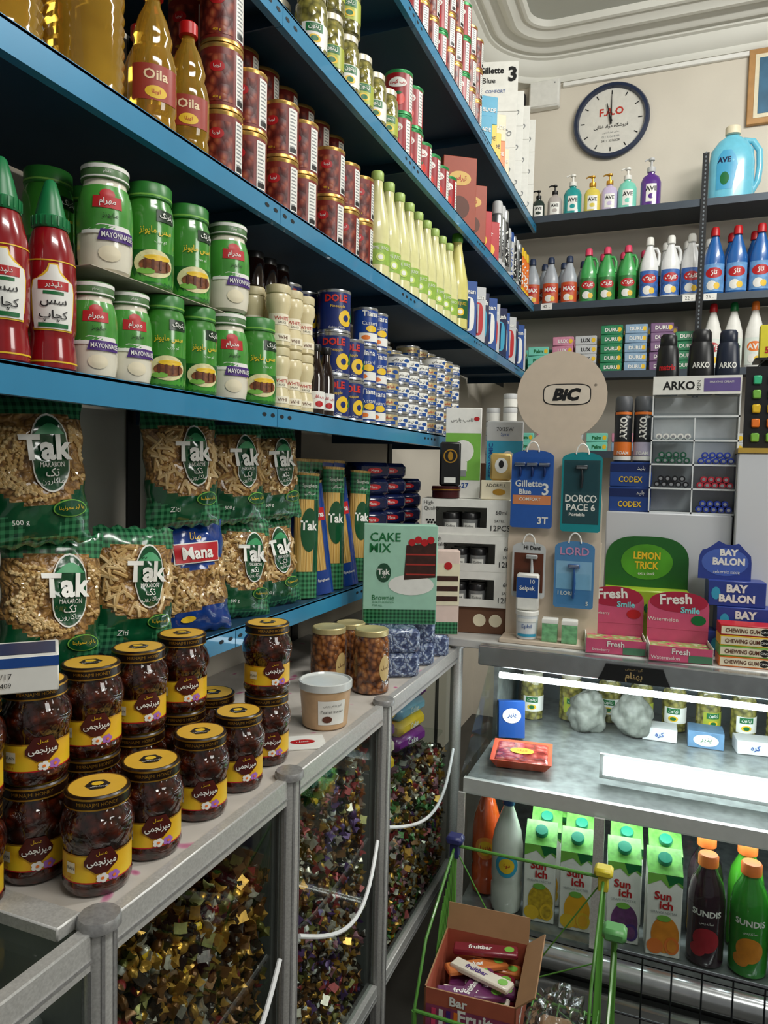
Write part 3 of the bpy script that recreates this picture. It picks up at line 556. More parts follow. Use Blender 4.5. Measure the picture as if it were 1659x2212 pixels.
DBX = boxt('razor_carton', 'white carton with slanted grey lettering', 'carton', .13, .1, .16, W, lambda b, c, w, h: b.txt(c, 'DORCO', 0, h*.5, h*.16, GREY, w=w*.75, rot=-.5, bold=.02), 'razor cartons on the top shelf')
for y in (3.42, 3.57, 3.72, 3.87):
    for l in range(2 if y < 3.5 else 3): put(DBX, -.825, y, G9+.161*l, 15)
put(GBX, -.86, 3.42, G9+.3225, 15)
for y in (3.25, 3.10): put(DBX, -.93, y, G9, 15); put(DBX, -.93, y, G9+.161, 15)
# ---- shelf 3 pasta
G3 = ZS[3]+.002
def pbag(t, y, z, tl=-8, r=66, sc=1, x=-.885): put(t, x, y, z, r, sc=sc, tilt=(tl, random.uniform(-6, 6)))
pbag(BG[0], .845, G3, sc=1.04); pbag(BG[3], 1.03, G3, sc=1.03); pbag(BGM, 1.205, G3, sc=1.04, x=-.875); pbag(BG[2], 1.375, G3, sc=1.02); pbag(BG[1], 1.53, G3, sc=1.02)
pbag(BG[0], .825, G3+.207, -3, sc=1.06); pbag(BG[2], .655, G3+.205, -3); pbag(BG[2], .66, G3); pbag(BG[3], 1.175, G3+.212, -3, sc=1.06); pbag(BG[1], 1.355, G3+.208, -3, sc=1.04); pbag(BG[2], 1.52, G3+.208, -3, sc=1.04)
for i, t in enumerate((SPG, SPM, SPG, SPM, SPG)): put(t, -.875+.01*(i % 2), 1.655+i*.082, G3, 58, tilt=(-4, [3, -6, 2, -7, 4][i]), sc=(1.1, 1.1, [1.12, 1.05, 1.18, 1.1, 1.15][i]))
for i, t in enumerate((SPM, SPG, SPG, SPM, SPM)): put(t, -.945, 1.66+i*.075, G3, 62, tilt=(-3, 3), sc=(1.1, 1.1, 1.25))
DBL = boxt('pasta_pack', 'dark blue glossy pasta pack stacked flat', 'pasta pack', .12, .15, .05, M('pack_navy', '#101c44', .2, ns=.3, coat=.6), lambda b, c, w, h: (b.ell(c, 0, h*.5, w*.22, h*.18, RED), b.txt(c, 'Mana', 0, h*.5, h*.18, W, w=w*.4)), 'dark blue pasta packs', bev=.012)
for y, n_ in ((2.125, 7), (2.285, 7), (2.445, 6)):
    for l in range(n_): put(DBL, -.925, y, G3+l*.0505, 50, jit=5)
# ================================================================ HONEY COUNTER CABINETS
ALU = M('aluminium_frame', '#c4c4c1', .42, .35, ns=.15, sc=300); ALD = M('aluminium_cap', '#9c9c9c', .4, .4, ns=.2, sc=200); GL = Mglass('cabinet_glass', '#f4f8f6', .03); HW = M('handle_white', '#e4e6e6', .25)
CX = -.62; PY = [.20, .665, 1.128, 1.58, 2.20]
INNER = M('cabinet_inner', '#34302c', .6)
for i, (a, b_) in enumerate(zip(PY, PY[1:])):
    e = bpy.data.objects.new('display_cabinet', None); COL.objects.link(e); e.location = (CX, a, 0); e['label'] = 'aluminium framed glass cabinet filled with wrapped candy' if i else 'aluminium framed glass cabinet with a glass top'; e['category'] = 'display cabinet'; e['group'] = 'glass candy cabinets in a row'
    def ch(nm, mb, lb=None, par=None):
        o = bpy.data.objects.new(nm, mb.mesh(nm)); COL.objects.link(o); o.parent = par or e
        if not par: o.location = (-CX, -a, 0)
        if lb: o['label'] = lb
        return o
    ya, yb_ = a+.02, b_-.0205
    for nm, z0, z1 in (('top_rail', .905, .952), ('bottom_rail', .235, .275)):
        m_ = MB().box(CX-.012, CX+.008, ya, yb_, z0, z1, ALU, .002); m_.box(CX+.004, CX+.0095, ya, yb_, z0+.012, z0+.016, ALD); ch(nm, m_)
    p_ = MB().lathe([(.019, 0), (.019, .947)], ALU, 20, X=Matrix.Translation((CX, a, 0)))
    for q in range(8): p_.box(.0185, .0205, -.002, .002, 0, .945, ALD, X=Matrix.Translation((CX, a, 0)) @ Matrix.Rotation(q*pi/4+.2, 4, 'Z'))
    ch('post', p_); ch('post_cap', MB().lathe([(.022, .947), (.026, .949), (.026, .958), (.024, .962), (.008, .963)], ALD, 12, X=Matrix.Translation((CX, a, 0))))
    dr = ch('glass_door', MB().box(CX-.006, CX-.003, ya, yb_, .275, .905, GL))
    hp_ = []
    for k in range(17):
        t = k/16; hp_.append((CX+.006+.03*sin(pi*t), ya+.015+(yb_-ya-.03)*t, .635-.07*sin(pi*t)))
    ch('handle', MB().tube(hp_, .0045, HW, 8), 'curved white handle', dr)
    ch('shelf_base', MB().box(WX+.01, CX-.013, ya, yb_, .235, .25, INNER)); ch('divider', MB().box(WX+.01, CX-.02, a-.004, a+.004, .25, .93, M('divider_grey', '#8f9290', .4)))
m_ = MB().lathe([(.019, 0), (.019, .947), (.026, .949), (.026, .958), (.024, .962)], ALU, 16, X=Matrix.Translation((CX, PY[-1], 0)))
thing('corner_post', m_, 'round aluminium corner post with dark cap', 'post')
CLOTH = MV('floral_cloth', [(0, '#a83a66'), (.14, '#c98aa4'), (.22, '#ccc6be'), (1, '#bcb6ad')], 14, .5, .6, 0)
thing('countertop', MB().box(WX+.005, CX-.013, .665, 2.145, .932, .948, CLOTH), 'white floral cloth covered counter top', 'countertop')
thing('glass_top', MB().box(WX+.005, CX-.013, .222, .64, .938, .944, Mglass('top_glass', '#eef4f2', .1)), 'clear glass top panel of a display cabinet', 'glass panel')
thing('end_rail', MB().box(WX+.01, CX-.022, .622, .66, .9445, .962, ALU, .002), 'aluminium rail across the counter end', 'rail')
NEWS = boxt('sweet_packet', 'flat white packet with yellow label', 'packet', .14, .1, .03, LGREY, lambda b, c, w, h: (b.rect(top(h), -.05, -.03, .02, .03, M('packet_yellow', '#d8c24a', .4), .0006), b.txt(top(h), 'شکلات', -.015, 0, .02, BRN, .0012)), 'flat packets under the glass top', .006)
for i in range(5): put(NEWS, -.74-.06*(i % 2), .30+.08*i, .78+.0305*(i % 2), 20+i*25)
thing('inner_shelf', MB().box(WX+.01, CX-.014, .225, .64, .765, .779, INNER), 'dark inner shelf of a display cabinet', 'shelf')
ZC = .9485
def hj(x, y, lv=1, r=46):
    for l in range(lv): put(HONEY, x, y, ZC+l*.1315, r, jit=8)
hj(-.688, .735); hj(-.682, .832); hj(-.686, .955); hj(-.687, 1.065)
hj(-.783, .722, 2); hj(-.782, .822, 2); hj(-.783, .925, 2); hj(-.783, 1.035, 2); hj(-.700, 1.180, 2); hj(-.787, 1.132, 1)
hj(-.88, .78); hj(-.88, .88); hj(-.88, .98); hj(-.79, .623, 2)
put(boxt('cheese_box', 'blue and white box with fine print', 'carton', .15, .09, .045, W, lambda b, c, w, h: (b.rect(c, -w/2, h*.72, w/2, h, BLU), b.txt(c, '1405/08/17', 0, h*.5, .007, K), b.txt(c, 'A181 23409', 0, h*.25, .006, K), b.rect(top(h), -w/2+.004, -.03, w/2-.004, .035, M('box_top_navy', '#26345c', .4), .0006)), None), -.80, .675, ZC+.2635, 46)
def nutjar():
    p = [(.036, 0), (.042, .004), (.042, .115), (.038, .128), (.036, .134)]
    nm = MV('nuts_in_honey', [(0, '#b98450'), (.4, '#8a5228'), (.7, '#4c260f'), (1, '#2a1208')], 75, .1, .2, .7, coat=1)
    b = MB().lathe(p, nm); l = MB(); c = cyl(.0424); l.ell(c, .03, .06, .016, .03, M('label_tan', '#c9ae74', .5), .0004); l.txt(c, 'آجیل', .03, .062, .012, BRN, .001)
    d = lid(.039, .131, .014, M('lid_pale_gold', '#cfc08a', .35, .4)); return T('nut_jar', 'glass jar of mixed nuts in honey', 'nut jar', [('contents', b), ('paper_label', l), ('lid', d)], 'nut jars on the counter')
NUT = nutjar(); put(NUT, -.69, 1.665, ZC, 30, sc=1.08); put(NUT, -.795, 1.64, ZC, 30, sc=1.08); put(NUT, -.79, 1.76, ZC, 30)
tb = MB().lathe([(.036, 0), (.040, .003), (.046, .07)], M('peanut_tan', '#caa780', .4, ns=.1, sc=60), 28); tl = MB().lathe([(.047, .069), (.048, .070), (.048, .082), (.045, .083), (.043, .080)], M('tub_lid_clear', '#d8dcda', .15), 28)
c = cyl(pr([(.040, .003), (.046, .07)]), .043); tt = MB().rect(c, .0, .012, .05, .055, W, .0006, nx=10, ny=2); tt.txt(c, 'کرم بادام زمینی', .025, .046, .006, K, .002, w=.044); tt.txt(c, 'Peanut butter', .025, .036, .005, K, .002); tt.ell(c, .016, .022, .009, .006, BRN, .0014, n=12)
put(T('peanut_butter_tub', 'clear tub of peanut butter with round lid', 'tub', [('body', tb), ('paper_label', tt), ('lid', tl)]), -.685, 1.40, ZC, 10, sc=1.2)
LEAF = boxt('leaflet', 'folded white leaflet with red logo', 'leaflet', .09, .07, .003, W, lambda b, c, w, h: (b.ell(top(h), 0, 0, .025, .012, RED, .0005), b.txt(top(h), 'عسل', 0, 0, .012, W, .001)), None, .0005)
put(LEAF, -.675, 1.28, ZC, 35)
SW = boxt('sweet_pack', 'clear pack of blue and white wrapped sweets', 'sweet pack', .14, .10, .065, MV('sweets_blue_white', [(0, '#c8d0da'), (.4, '#8c9cb8'), (.6, '#4c5a80'), (1, '#2a3050')], 75, .2, .8, .8, coat=.6), None, 'packs of wrapped sweets', .01)
for y in (1.83, 1.96):
    for l in range(2): put(SW, -.70, y, ZC+l*.0655, 30)
MINT = M('mint_box', '#a3d2bb', .45); CHOC = M('chocolate_cake', '#3a1a12', .5, ns=.3, sc=80)
def cake(b, c, w, h):
    b.txt(c, 'CAKE', -.042, h*.88, .024, GRN, w=.085, bold=.012); b.txt(c, 'MIX', -.055, h*.77, .024, GRN, w=.06, bold=.012)
    b.ell(c, -.045, h*.52, .020, .026, DGR); b.txt(c, 'Tak', -.045, h*.53, .016, W, bold=.03); b.txt(c, 'تک', -.045, h*.48, .007, W)
    b.poly(c, [(.01, h*.45), (w/2-.004, h*.48), (w/2-.004, h*.83), (.015, h*.80)], CHOC, .001)
    for i in range(3): b.rect(c, .014, h*(.50+.1*i), w/2-.006, h*(.515+.1*i), M('cherry_filling', '#a8322a', .4), .0015)
    for i in range(4): b.ell(c, .03+.017*i, h*(.83+.025*(i % 2)), .010, .010, RED, .002, n=12)
    b.ell(c, .03, h*.40, .062, .028, W, .0008); b.txt(c, 'Brownie', -.045, h*.27, .014, GRN, w=.06); b.txt(c, 'QUALITY NUTRITION', -.045, h*.22, .005, GRN); b.txt(c, 'FOR ALL', -.06, h*.19, .005, GRN)
    b.rect(c, -w/2+.002, .002, w/2-.002, h*.15, GING, .001)
CAKE = boxt('cake_mix_box', 'mint green brownie mix box with chocolate cake picture', 'baking mix box', .20, .06, .27, MINT, cake)
put(CAKE, -.70, 1.88, ZC+.1315, 24)
def cake2(b, c, w, h):
    b.rect(c, -w/2, h*.35, w/2, h*.85, CREAM, .001)
    for i in range(3): b.rect(c, -.04, h*(.4+.12*i), .08, h*(.46+.12*i), CHOC, .0015)
    b.ell(c, .05, h*.82, .012, .012, RED, .002, n=12); b.rect(c, -w/2+.002, .002, w/2-.002, h*.15, GING, .001)
put(SW, -.69, 2.085, ZC, 20); put(boxt('cake_mix_box', 'pale pink cake mix box behind the green one', 'baking mix box', .17, .05, .25, M('pink_box', '#e8cfc4', .45), cake2), -.675, 2.075, ZC+.0655, 24)
# ---- candies
CM = [M('candy_gold', '#b88a3a', .25, .55, ns=.3, sc=150), M('candy_bronze', '#6e4822', .28, .45, ns=.35, sc=150), M('candy_dark', '#2e2219', .22, .25, ns=.3, sc=150), M('candy_olive', '#6e6a32', .3, .4, ns=.3, sc=150), M('candy_red', '#8c2a2c', .3, .3, ns=.3, sc=150), M('candy_purple', '#5c4076', .3, .3, ns=.3, sc=150), M('candy_silver', '#b9b2a4', .25, .4, ns=.25, sc=150), M('candy_pink', '#b07a88', .3, .2, ns=.3, sc=150), M('candy_green', '#48783f', .3, .3, ns=.3, sc=150)]
CP = [(.0098, -.0185), (.0078, -.0155), (.0024, -.0110), (.0072, -.0075), (.0088, -.002), (.0088, .002), (.0072, .0075), (.0024, .0110), (.0078, .0155), (.0098, .0185)]
CV = []
for j, (r, z) in enumerate(CP):
    for k in range(8): a = 2*pi*k/8; rr = r*(1+(.45 if k % 2 and abs(z) > .014 else 0)); CV.append(Vector((rr*sin(a)*.8, rr*cos(a), z+(.003*math.copysign(1, z) if k % 2 and abs(z) > .017 else 0))))
CF = [(i*8+k, i*8+(k+1) % 8, (i+1)*8+(k+1) % 8, (i+1)*8+k) for i in range(9) for k in range(8)]+[tuple(range(7, -1, -1)), tuple(72+k for k in range(8))]
CB = [GOLD, CM[0], CM[1], GOLD, YEL, CM[2], CM[4], W]
def cmats(k, rnd):
    band = rnd.choice(CB) if rnd.random() < .35 else CM[k]
    return [band if 3 <= i <= 4 else CM[k] for i in range(9) for _ in range(8)]+[CM[k]]*2
CMESH = []; rc = random.Random(5)
for k in range(9):
    for _ in range(2): b = MB(); b.add(CV, CF, cmats(k, rc)); CMESH.append(b.mesh('candy'))
WT = {1: [8, 9, 7, 3, .6, 0, 1.2, 0, 0], 2: [4, 6, 6, 2, 2, 2, 4, 1, 0], 3: [4, 4, 3, 1, 3, 1, 5, 2, 2]}
ind = 0
for ci in (1, 2, 3):
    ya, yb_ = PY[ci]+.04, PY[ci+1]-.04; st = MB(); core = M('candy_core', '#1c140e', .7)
    topz = .80 if ci == 1 else .84 if ci == 2 else .62
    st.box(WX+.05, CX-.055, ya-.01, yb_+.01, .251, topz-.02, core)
    sites = []; z = .272
    while z < topz:
        y = ya+.002
        while y < yb_-.002:
            sites.append((CX-.031+random.uniform(-.010, .004), y+random.uniform(-.007, .007), z+random.uniform(-.007, .007), True)); y += .0205
        z += .0185
    x = CX-.045
    while x > -1.0:
        y = ya
        while y < yb_:
            hgt = topz+.03*noise.noise(Vector((x*6, y*6, 0)))+.05*min(1, (CX-x)*3); sites.append((x, y, hgt, False)); sites.append((x+.01, y+.01, hgt-.014, False)); y += .024
        x -= .024
    for (x, y, z, fr) in sites:
        k = random.choices(range(9), WT[ci])[0]
        R_ = Matrix.Rotation(random.uniform(0, 6.28), 4, 'X') @ Matrix.Rotation(random.uniform(-.6, .6), 4, 'Y') @ Matrix.Rotation(random.uniform(0, 6.28), 4, 'Z')
        X = Matrix.Translation((x, y, z)) @ R_
        if fr and ci == 1 and z > .45 and ind < 300:
            o = bpy.data.objects.new('wrapped_candy', CMESH[2*k+ind % 2]); COL.objects.link(o); o.matrix_world = X; ind += 1
            o['label'] = 'small twist-wrapped candy in shiny foil behind the glass'; o['category'] = 'candy'; o['group'] = 'wrapped candies in the glass cabinet'
        else: st.add(CV, CF, cmats(k, rc), X)
    thing('candy_pile', st, 'heap of twist-wrapped candies in shiny foil wrappers', 'candy', 'stuff', 'wrapped candies in the glass cabinet')
PKB = [boxt('snack_pack', 'colourful %s snack pack in the cabinet' % n_, 'snack pack', .16, .10, .045, m_, lines(['Cake'], W, .4), 'snack packs in the glass cabinet', .014) for n_, m_ in (('yellow', YEL), ('purple', M('pack_purple', '#7a2a86', .3, coat=.5)), ('blue', M('pack_lightblue', '#8fc3dd', .3, coat=.5)), ('cream', CREAM))]
for i, k in enumerate((0, 3, 1, 0, 2)):
    for y in (1.75, 2.0): put(PKB[(k+(y > 1.9)) % 4], -.735, y, .6905+i*.0455, 80, jit=5)
thing('inner_shelf', MB().box(-1.0, CX-.03, 1.612, 2.165, .682, .690, GL), 'clear glass inner shelf holding snack packs', 'shelf')
# ================================================================ FRIDGE COUNTER
CH = M('chrome_trim', '#b4b8ba', .22, .8, ns=.1); STL = M('steel_deck', '#868c8b', .35, .5, ns=.35, sc=30); FG = Mglass('fridge_glass', '#f4faf9', .14, trans=.96, fk=.34); MARB = M('marble_top', '#cfcfcb', .25, ns=.12, sc=12)
FX0, FX1 = -.50, 1.25; fr = bpy.data.objects.new('refrigerated_display_counter', None); COL.objects.link(fr); fr.location = (FX0, 1.82, 0); fr['label'] = 'chrome and glass refrigerated display counter with lit interior'; fr['category'] = 'display fridge'
def fc(nm, mb, lb=None):
    o = bpy.data.objects.new(nm, mb.mesh(nm)); COL.objects.link(o); o.parent = fr; o.location = (-FX0, -1.82, 0)
    if lb: o['label'] = lb
b = MB().box(FX0, FX1, 1.83, 2.7, 0, .30, M('fridge_base', '#55585a', .5, .4)); b.box(FX0, FX1, 2.66, 2.7, .3, .96, M('fridge_back', '#6a7276', .4, .3)); b.box(FX0, FX0+.012, 2.2, 2.7, .3, .96, STL); b.tube([(FX0, 1.80, .30), (FX1, 1.80, .30)], .03, CH, 14); b.box(FX0, FX1, 1.79, 1.83, .16, .24, CH, .01)
fc('body', b); fc('bottle_floor', MB().box(FX0, FX1, 1.83, 2.66, .318, .334, STL)); fc('deck', MB().box(FX0+.01, FX1, 1.85, 2.66, .672, .686, STL).box(FX0+.01, FX1, 1.835, 1.85, .655, .695, M('deck_trim_white', '#cdd2d0', .3, .2)))
fc('front_fascia', MB().box(FX0-.03, FX1, 2.11, 2.15, .925, .985, CH, .004)); fc('slanted_glass', MB().add([(FX0, 1.838, .697), (FX1, 1.838, .697), (FX1, 2.125, .925), (FX0, 2.125, .925)], [(0, 1, 2, 3)], FG)); fc('lower_glass', MB().add([(FX0, 1.828, .33), (FX1, 1.828, .33), (FX1, 1.832, .66), (FX0, 1.832, .66)], [(0, 1, 2, 3)], FG))
fc('side_glass', MB().add([(FX0, 1.83, .33), (FX0, 2.66, .33), (FX0, 2.66, .92), (FX0, 2.125, .92), (FX0, 1.838, .69)], [(0, 1, 2, 3, 4)], FG))
TUBE = M('tube_light_glow', '#f4fbff', .5, em=14, ns=0); fc('tube_light', MB().tube([(FX0+.03, 2.14, .895), (FX1-.03, 2.14, .895)], .009, TUBE, 12), 'glowing white tube light'); fc('lower_strip', MB().box(-.15, FX1-.1, 1.96, 1.975, .715, .76, M('strip_white_glow', '#f2f8fa', .5, em=2.2, ns=0)).box(-.16, FX1-.1, 1.975, 1.985, .70, .765, M('deck_trim_white')), 'flat white glowing strip')  # lower strip: bright band built as a glowing white bar
fc('mullion', MB().box(-.155, -.13, 1.822, 1.83, .33, .66, ALU)); fc('mullion', MB().box(FX0, FX0+.018, 1.822, 1.83, .33, .66, ALU))
thing('worktop', MB().box(-1.05, FX1, 2.151, 2.72, .962, .988, MARB, .003), 'pale speckled worktop along the shop counter', 'worktop')
sgn = MB()
sgn.prism([(-.095, -.020), (.095, -.020), (.085, 0), (.075, .026), (-.075, .026), (-.085, 0)], 2.103, 2.1095, K, X=Matrix.Translation((-.09, 0, .948))); sgn.txt(lambda x, y, o: (x-.09, 2.103-o, y+.948), 'بهنام', 0, -.004, .028, M('sign_gold_brown', '#b59a68', .35, .3), .0006, w=.15, bold=.03); sgn.txt(lambda x, y, o: (x-.09, 2.103-o, y+.948), 'گروه صنعتی', 0, .018, .010, M('sign_gold_brown'), .0006)
thing('maker_plate', sgn, 'dark plate with curly gold lettering on the chrome fascia', 'sign')
mt_ = MB().lathe([(.055, 0), (.062, .003), (.075, .022), (.078, .026), (.07, .024), (.06, .018)], M('tray_orange', '#d8532e', .4), 4, X=Matrix.Rotation(pi/4, 4, 'Z'))
mt2 = MB().box(-.05, .05, -.05, .05, .012, .026, MV('meat_pieces', [(0, '#d98a80'), (.4, '#b0443c'), (.8, '#7a1c18'), (1, '#5a0f0c')], 60, .2, .3, .6, coat=.6), .006); mt2.ell(lambda x, y, o: (x, y, .0265+o), 0, 0, .022, .015, YEL, .001); mt2.txt(lambda x, y, o: (x, y, .0265+o), 'فیله', 0, 0, .012, RED, .002)
put(T('meat_tray', 'orange foam tray of wrapped meat with yellow label', 'meat tray', [('tray', mt_), ('meat', mt2)]), -.375, 2.03, .687, 8, sc=(1.5, 1.5, 1.1))
put(OLV2, -.42, 2.42, .687, 10); put(OLV, -.30, 2.46, .687, 20); put(OLV2, -.44, 2.53, .687, 10)
for i in range(9): put(OLV if i % 2 else OLV2, -.18+i*.1, 2.5, .687, 10, jit=20)
CHB = [boxt('cheese_pack', 'blue and white cheese pack in the fridge', 'cheese pack', .08, .03, .11, BLU, lambda b, c, w, h: (b.ell(c, 0, h*.6, w*.35, h*.2, W), b.txt(c, 'پنیر', 0, h*.6, h*.14, BLU, bold=.02)), 'dairy packs in the fridge'), boxt('cheese_pack', 'white butter pack in the fridge', 'cheese pack', .1, .07, .04, LGREY, lambda b, c, w, h: b.txt(c, 'کره', 0, h*.5, h*.5, BLU, bold=.02), 'dairy packs in the fridge'), boxt('cheese_pack', 'blue and gold cheese box in the fridge', 'cheese pack', .1, .08, .05, M('cheese_bluegrey', '#5c7fa0', .4, ns=.2), lambda b, c, w, h: (b.ell(c, 0, h*.5, w*.35, h*.35, W), b.txt(c, 'پنیر', 0, h*.5, h*.35, GRN)), 'dairy packs in the fridge')]
put(CHB[0], -.44, 2.19, .692, 20, tilt=(-10, 0))
for i in range(8): put(CHB[1+i % 2], -.02+i*.13, 2.40, .687, 8, jit=8)
def crumple(nm, lb, sx, sy, sz, mat, seed, cat, amp=.25, fine=.12):
    b = MB(); vs = []; nu, nv = 56, 36
    for j in range(nv+1):
        for i in range(nu):
            th = pi*j/nv; ph = 2*pi*i/nu; d = Vector((sin(th)*cos(ph), sin(th)*sin(ph), cos(th)))
            q = 1+amp*noise.noise(d*1.8+Vector((seed, 0, 0)))+fine*abs(noise.noise(d*4+Vector((seed, 3, 0))))+fine*.6*abs(noise.noise(d*9+Vector((seed, 5, 0))))
            z = d.z*q*sz; vs.append((d.x*q*sx, d.y*q*sy, max(0, z+sz*.9)))
    b.add(vs, [(j*nu+i, (j+1)*nu+i, (j+1)*nu+(i+1) % nu, j*nu+(i+1) % nu) for j in range(nv) for i in range(nu)], mat); return T(nm, lb, cat, [('bag', b)])
PLA = Mglass('plastic_film', '#f4f6f6', .4, .15, .88, fk=.8)
put(crumple('plastic_bag', 'grey crumpled bag standing inside the fridge', .06, .045, .065, M('bag_greyish', '#70736c', .5, ns=.3, sc=60), 3, 'plastic bag', .3, .08), -.24, 2.37, .687)
put(crumple('plastic_bag', 'grey crumpled bag standing inside the fridge', .055, .045, .07, M('bag_greyish'), 11, 'plastic bag', .3, .08), -.10, 2.38, .687)
# juices
def soda(body, capm, lm, t, h=.315, r=.043, lab='', mt=None):
    p = [(r*.7, 0), (r*.92, .006), (r, .02), (r, h*.22), (r*.93, h*.26), (r, h*.30), (r, h*.58), (r*.85, h*.70), (r*.45, h*.86), (r*.33, h*.9), (r*.33, h*.93)]
    b = MB().lathe(p, body, 24); l = MB(); c = cyl(r+.0005); l.ell(c, 0, h*.44, r*.75, h*.10, lm, .0004); l.ell(c, 0, h*.44, r*.5, h*.065, YEL if lm is not YEL else BLU, .001); l.txt(c, t, 0, h*.44, h*.045, W if lm is YEL else RED, .0018, bold=.02)
    d = MB().lathe([(r*.37, h*.92), (r*.4, h*.925), (r*.4, h*.99), (r*.34, h)], capm, 16); return T('drink_bottle', lab, 'drink bottle', [('body', b), ('paper_label', l), ('cap', d)])
ZF = .335
put(soda(M('orange_soda', '#d8561e', .1, ns=.1, coat=1), M('cap_white', '#e6e6e2', .4), M('label_orange2', '#f0923a', .4), 'فانتا', .31, .04, 'tall bottle of orange soda with white cap'), -.452, 1.96, ZF, 10)
put(soda(M('yogurt_drink', '#d6dad2', .2, coat=.7), BLU, CYAN, 'دوغ', .31, .041, 'bottle of white yogurt drink with blue cap'), -.380, 1.895, ZF, 10)
def carton(fr_, fruit, t2, lab):
    w, d, h = .080, .065, .205; b = MB().box(-w/2, w/2, -d/2, d/2, 0, h, W, .002)
    b.add([(-w/2, -d/2, h), (w/2, -d/2, h), (w/2, d/2, h+.035), (-w/2, d/2, h+.035), (w/2, d/2, h), (-w/2, d/2, h)], [(0, 1, 2, 3), (1, 4, 2), (0, 3, 5), (5, 3, 2, 4)], M('carton_green_top', '#6ab04e', .4, ns=.6, sc=40)); c = flat(d/2)
    b.poly(c, [(-w/2, h), (-w/2, h*.85), (-.01, h*.93), (.01, h*.84), (.025, h*.92), (w/2, h*.86), (w/2, h)], LGRN, .001); b.poly(c, [(.0, h), (.01, h*.87), (.03, h*.93), (w/2, h*.9), (w/2, h)], GRN, .0016); b.txt(c, 'Sun', -.004, h*.74, .021, RED, w=.05, bold=.03); b.txt(c, 'ich', .004, h*.63, .021, RED, w=.04, bold=.03); b.txt(c, t2, 0, h*.54, .006, GREY, w=.06)
    b.ell(c, .004, h*.27, .032, .046, fruit, .001); b.ell(c, -.018, h*.12, .019, .019, fr_, .0016); b.ell(c, .02, h*.15, .017, .022, fr_, .002); b.ell(c, .02, h*.15, .011, .016, fruit, .0026); b.ell(c, 0, h*.47, .016, .008, LGRN, .002)
    b2 = MB().lathe([(.016, 0), (.0165, .002), (.0165, .012), (.015, .014)], M('cap_teal', '#1f8a6e', .35), 18, X=Matrix.Translation((0, .0, h+.0175)) @ Matrix.Rotation(radians(28), 4, 'X'))
    return T('juice_carton', lab, 'juice carton', [('body', b), ('cap', b2)], 'fruit nectar cartons in the fridge')
JC = [carton(YEL, M('pineapple_fruit', '#d9a520', .5, ns=.4, sc=90), 'PINEAPPLE NECTAR', 'white juice carton with pineapple picture and green top'), carton(YEL, M('mango_fruit', '#f0b020', .4), 'MANGO NECTAR', 'white juice carton with mango picture and green top'), carton(PUR, M('grape_fruit', '#6a3a6e', .4, ns=.4, sc=60), 'GRAPE NECTAR', 'white juice carton with grape picture and green top'), carton(ORG, M('orange_fruit', '#e88a24', .4, ns=.2), 'ORANGE NECTAR', 'white juice carton with orange picture and green top')]
for x, k, y in ((-.292, 0, 1.90), (-.200, 1, 1.90), (-.085, 2, 1.90), (.010, 3, 1.885)): put(JC[k], x, y, ZF, 6)
for x, k in ((-.292, 1), (-.2, 2), (-.085, 3), (.010, 0)): put(JC[k], x, 1.985, ZF, 6)
put(JC[2], -.292, 2.08, ZF, 6); put(JC[2], -.2, 2.08, ZF, 6)
def sundis(m, fm, lab):
    h, r = .27, .042; p = [(r*.85, 0), (r, .006), (r, .05), (r*.94, .06), (r, .075), (r, .16), (r*.85, .195), (r*.5, .225), (r*.42, .238)]
    b = MB().lathe(p, m, 26); l = MB(); c = cyl(r+.0004); l.rect(c, -.055, .02, .055, .15, m, .0, nx=16); l.txt(c, 'SUNDIS', 0, .135, .015, W, .001, w=.07, bold=.03); l.ell(c, 0, .07, .03, .03, fm, .0008); l.ell(c, -.018, .045, .018, .016, fm, .0014); l.txt(c, 'ساندیس', 0, .112, .009, W, .001)
    d = MB().lathe([(r*.5, .234), (r*.55, .236), (r*.55, .258), (r*.48, .262)], M('cap_orange', '#f0803a', .4), 20); return T('juice_bottle', lab, 'juice bottle', [('body', b), ('paper_label', l), ('cap', d)], 'juice bottles with orange caps')
SN = [sundis(M('pome_dark', '#2a1020', .15, coat=.8), M('pome_fruit', '#a81f2e', .4, ns=.2), 'dark pomegranate juice bottle with orange cap'), sundis(M('orange_green', '#2f8a2a', .15, coat=.8, ns=.1), M('orange_fruit'), 'green orange juice bottle with orange cap'), sundis(M('apple_green', '#4fb030', .15, coat=.8), LGRN, 'bright green juice bottle with orange cap')]
for x, k in ((.107, 0), (.200, 1), (.295, 2)): put(SN[k], x, 1.885, ZF, 0)
for x, k in ((.107, 0), (.200, 2), (.295, 1)): put(SN[k], x, 1.985, ZF, 0)
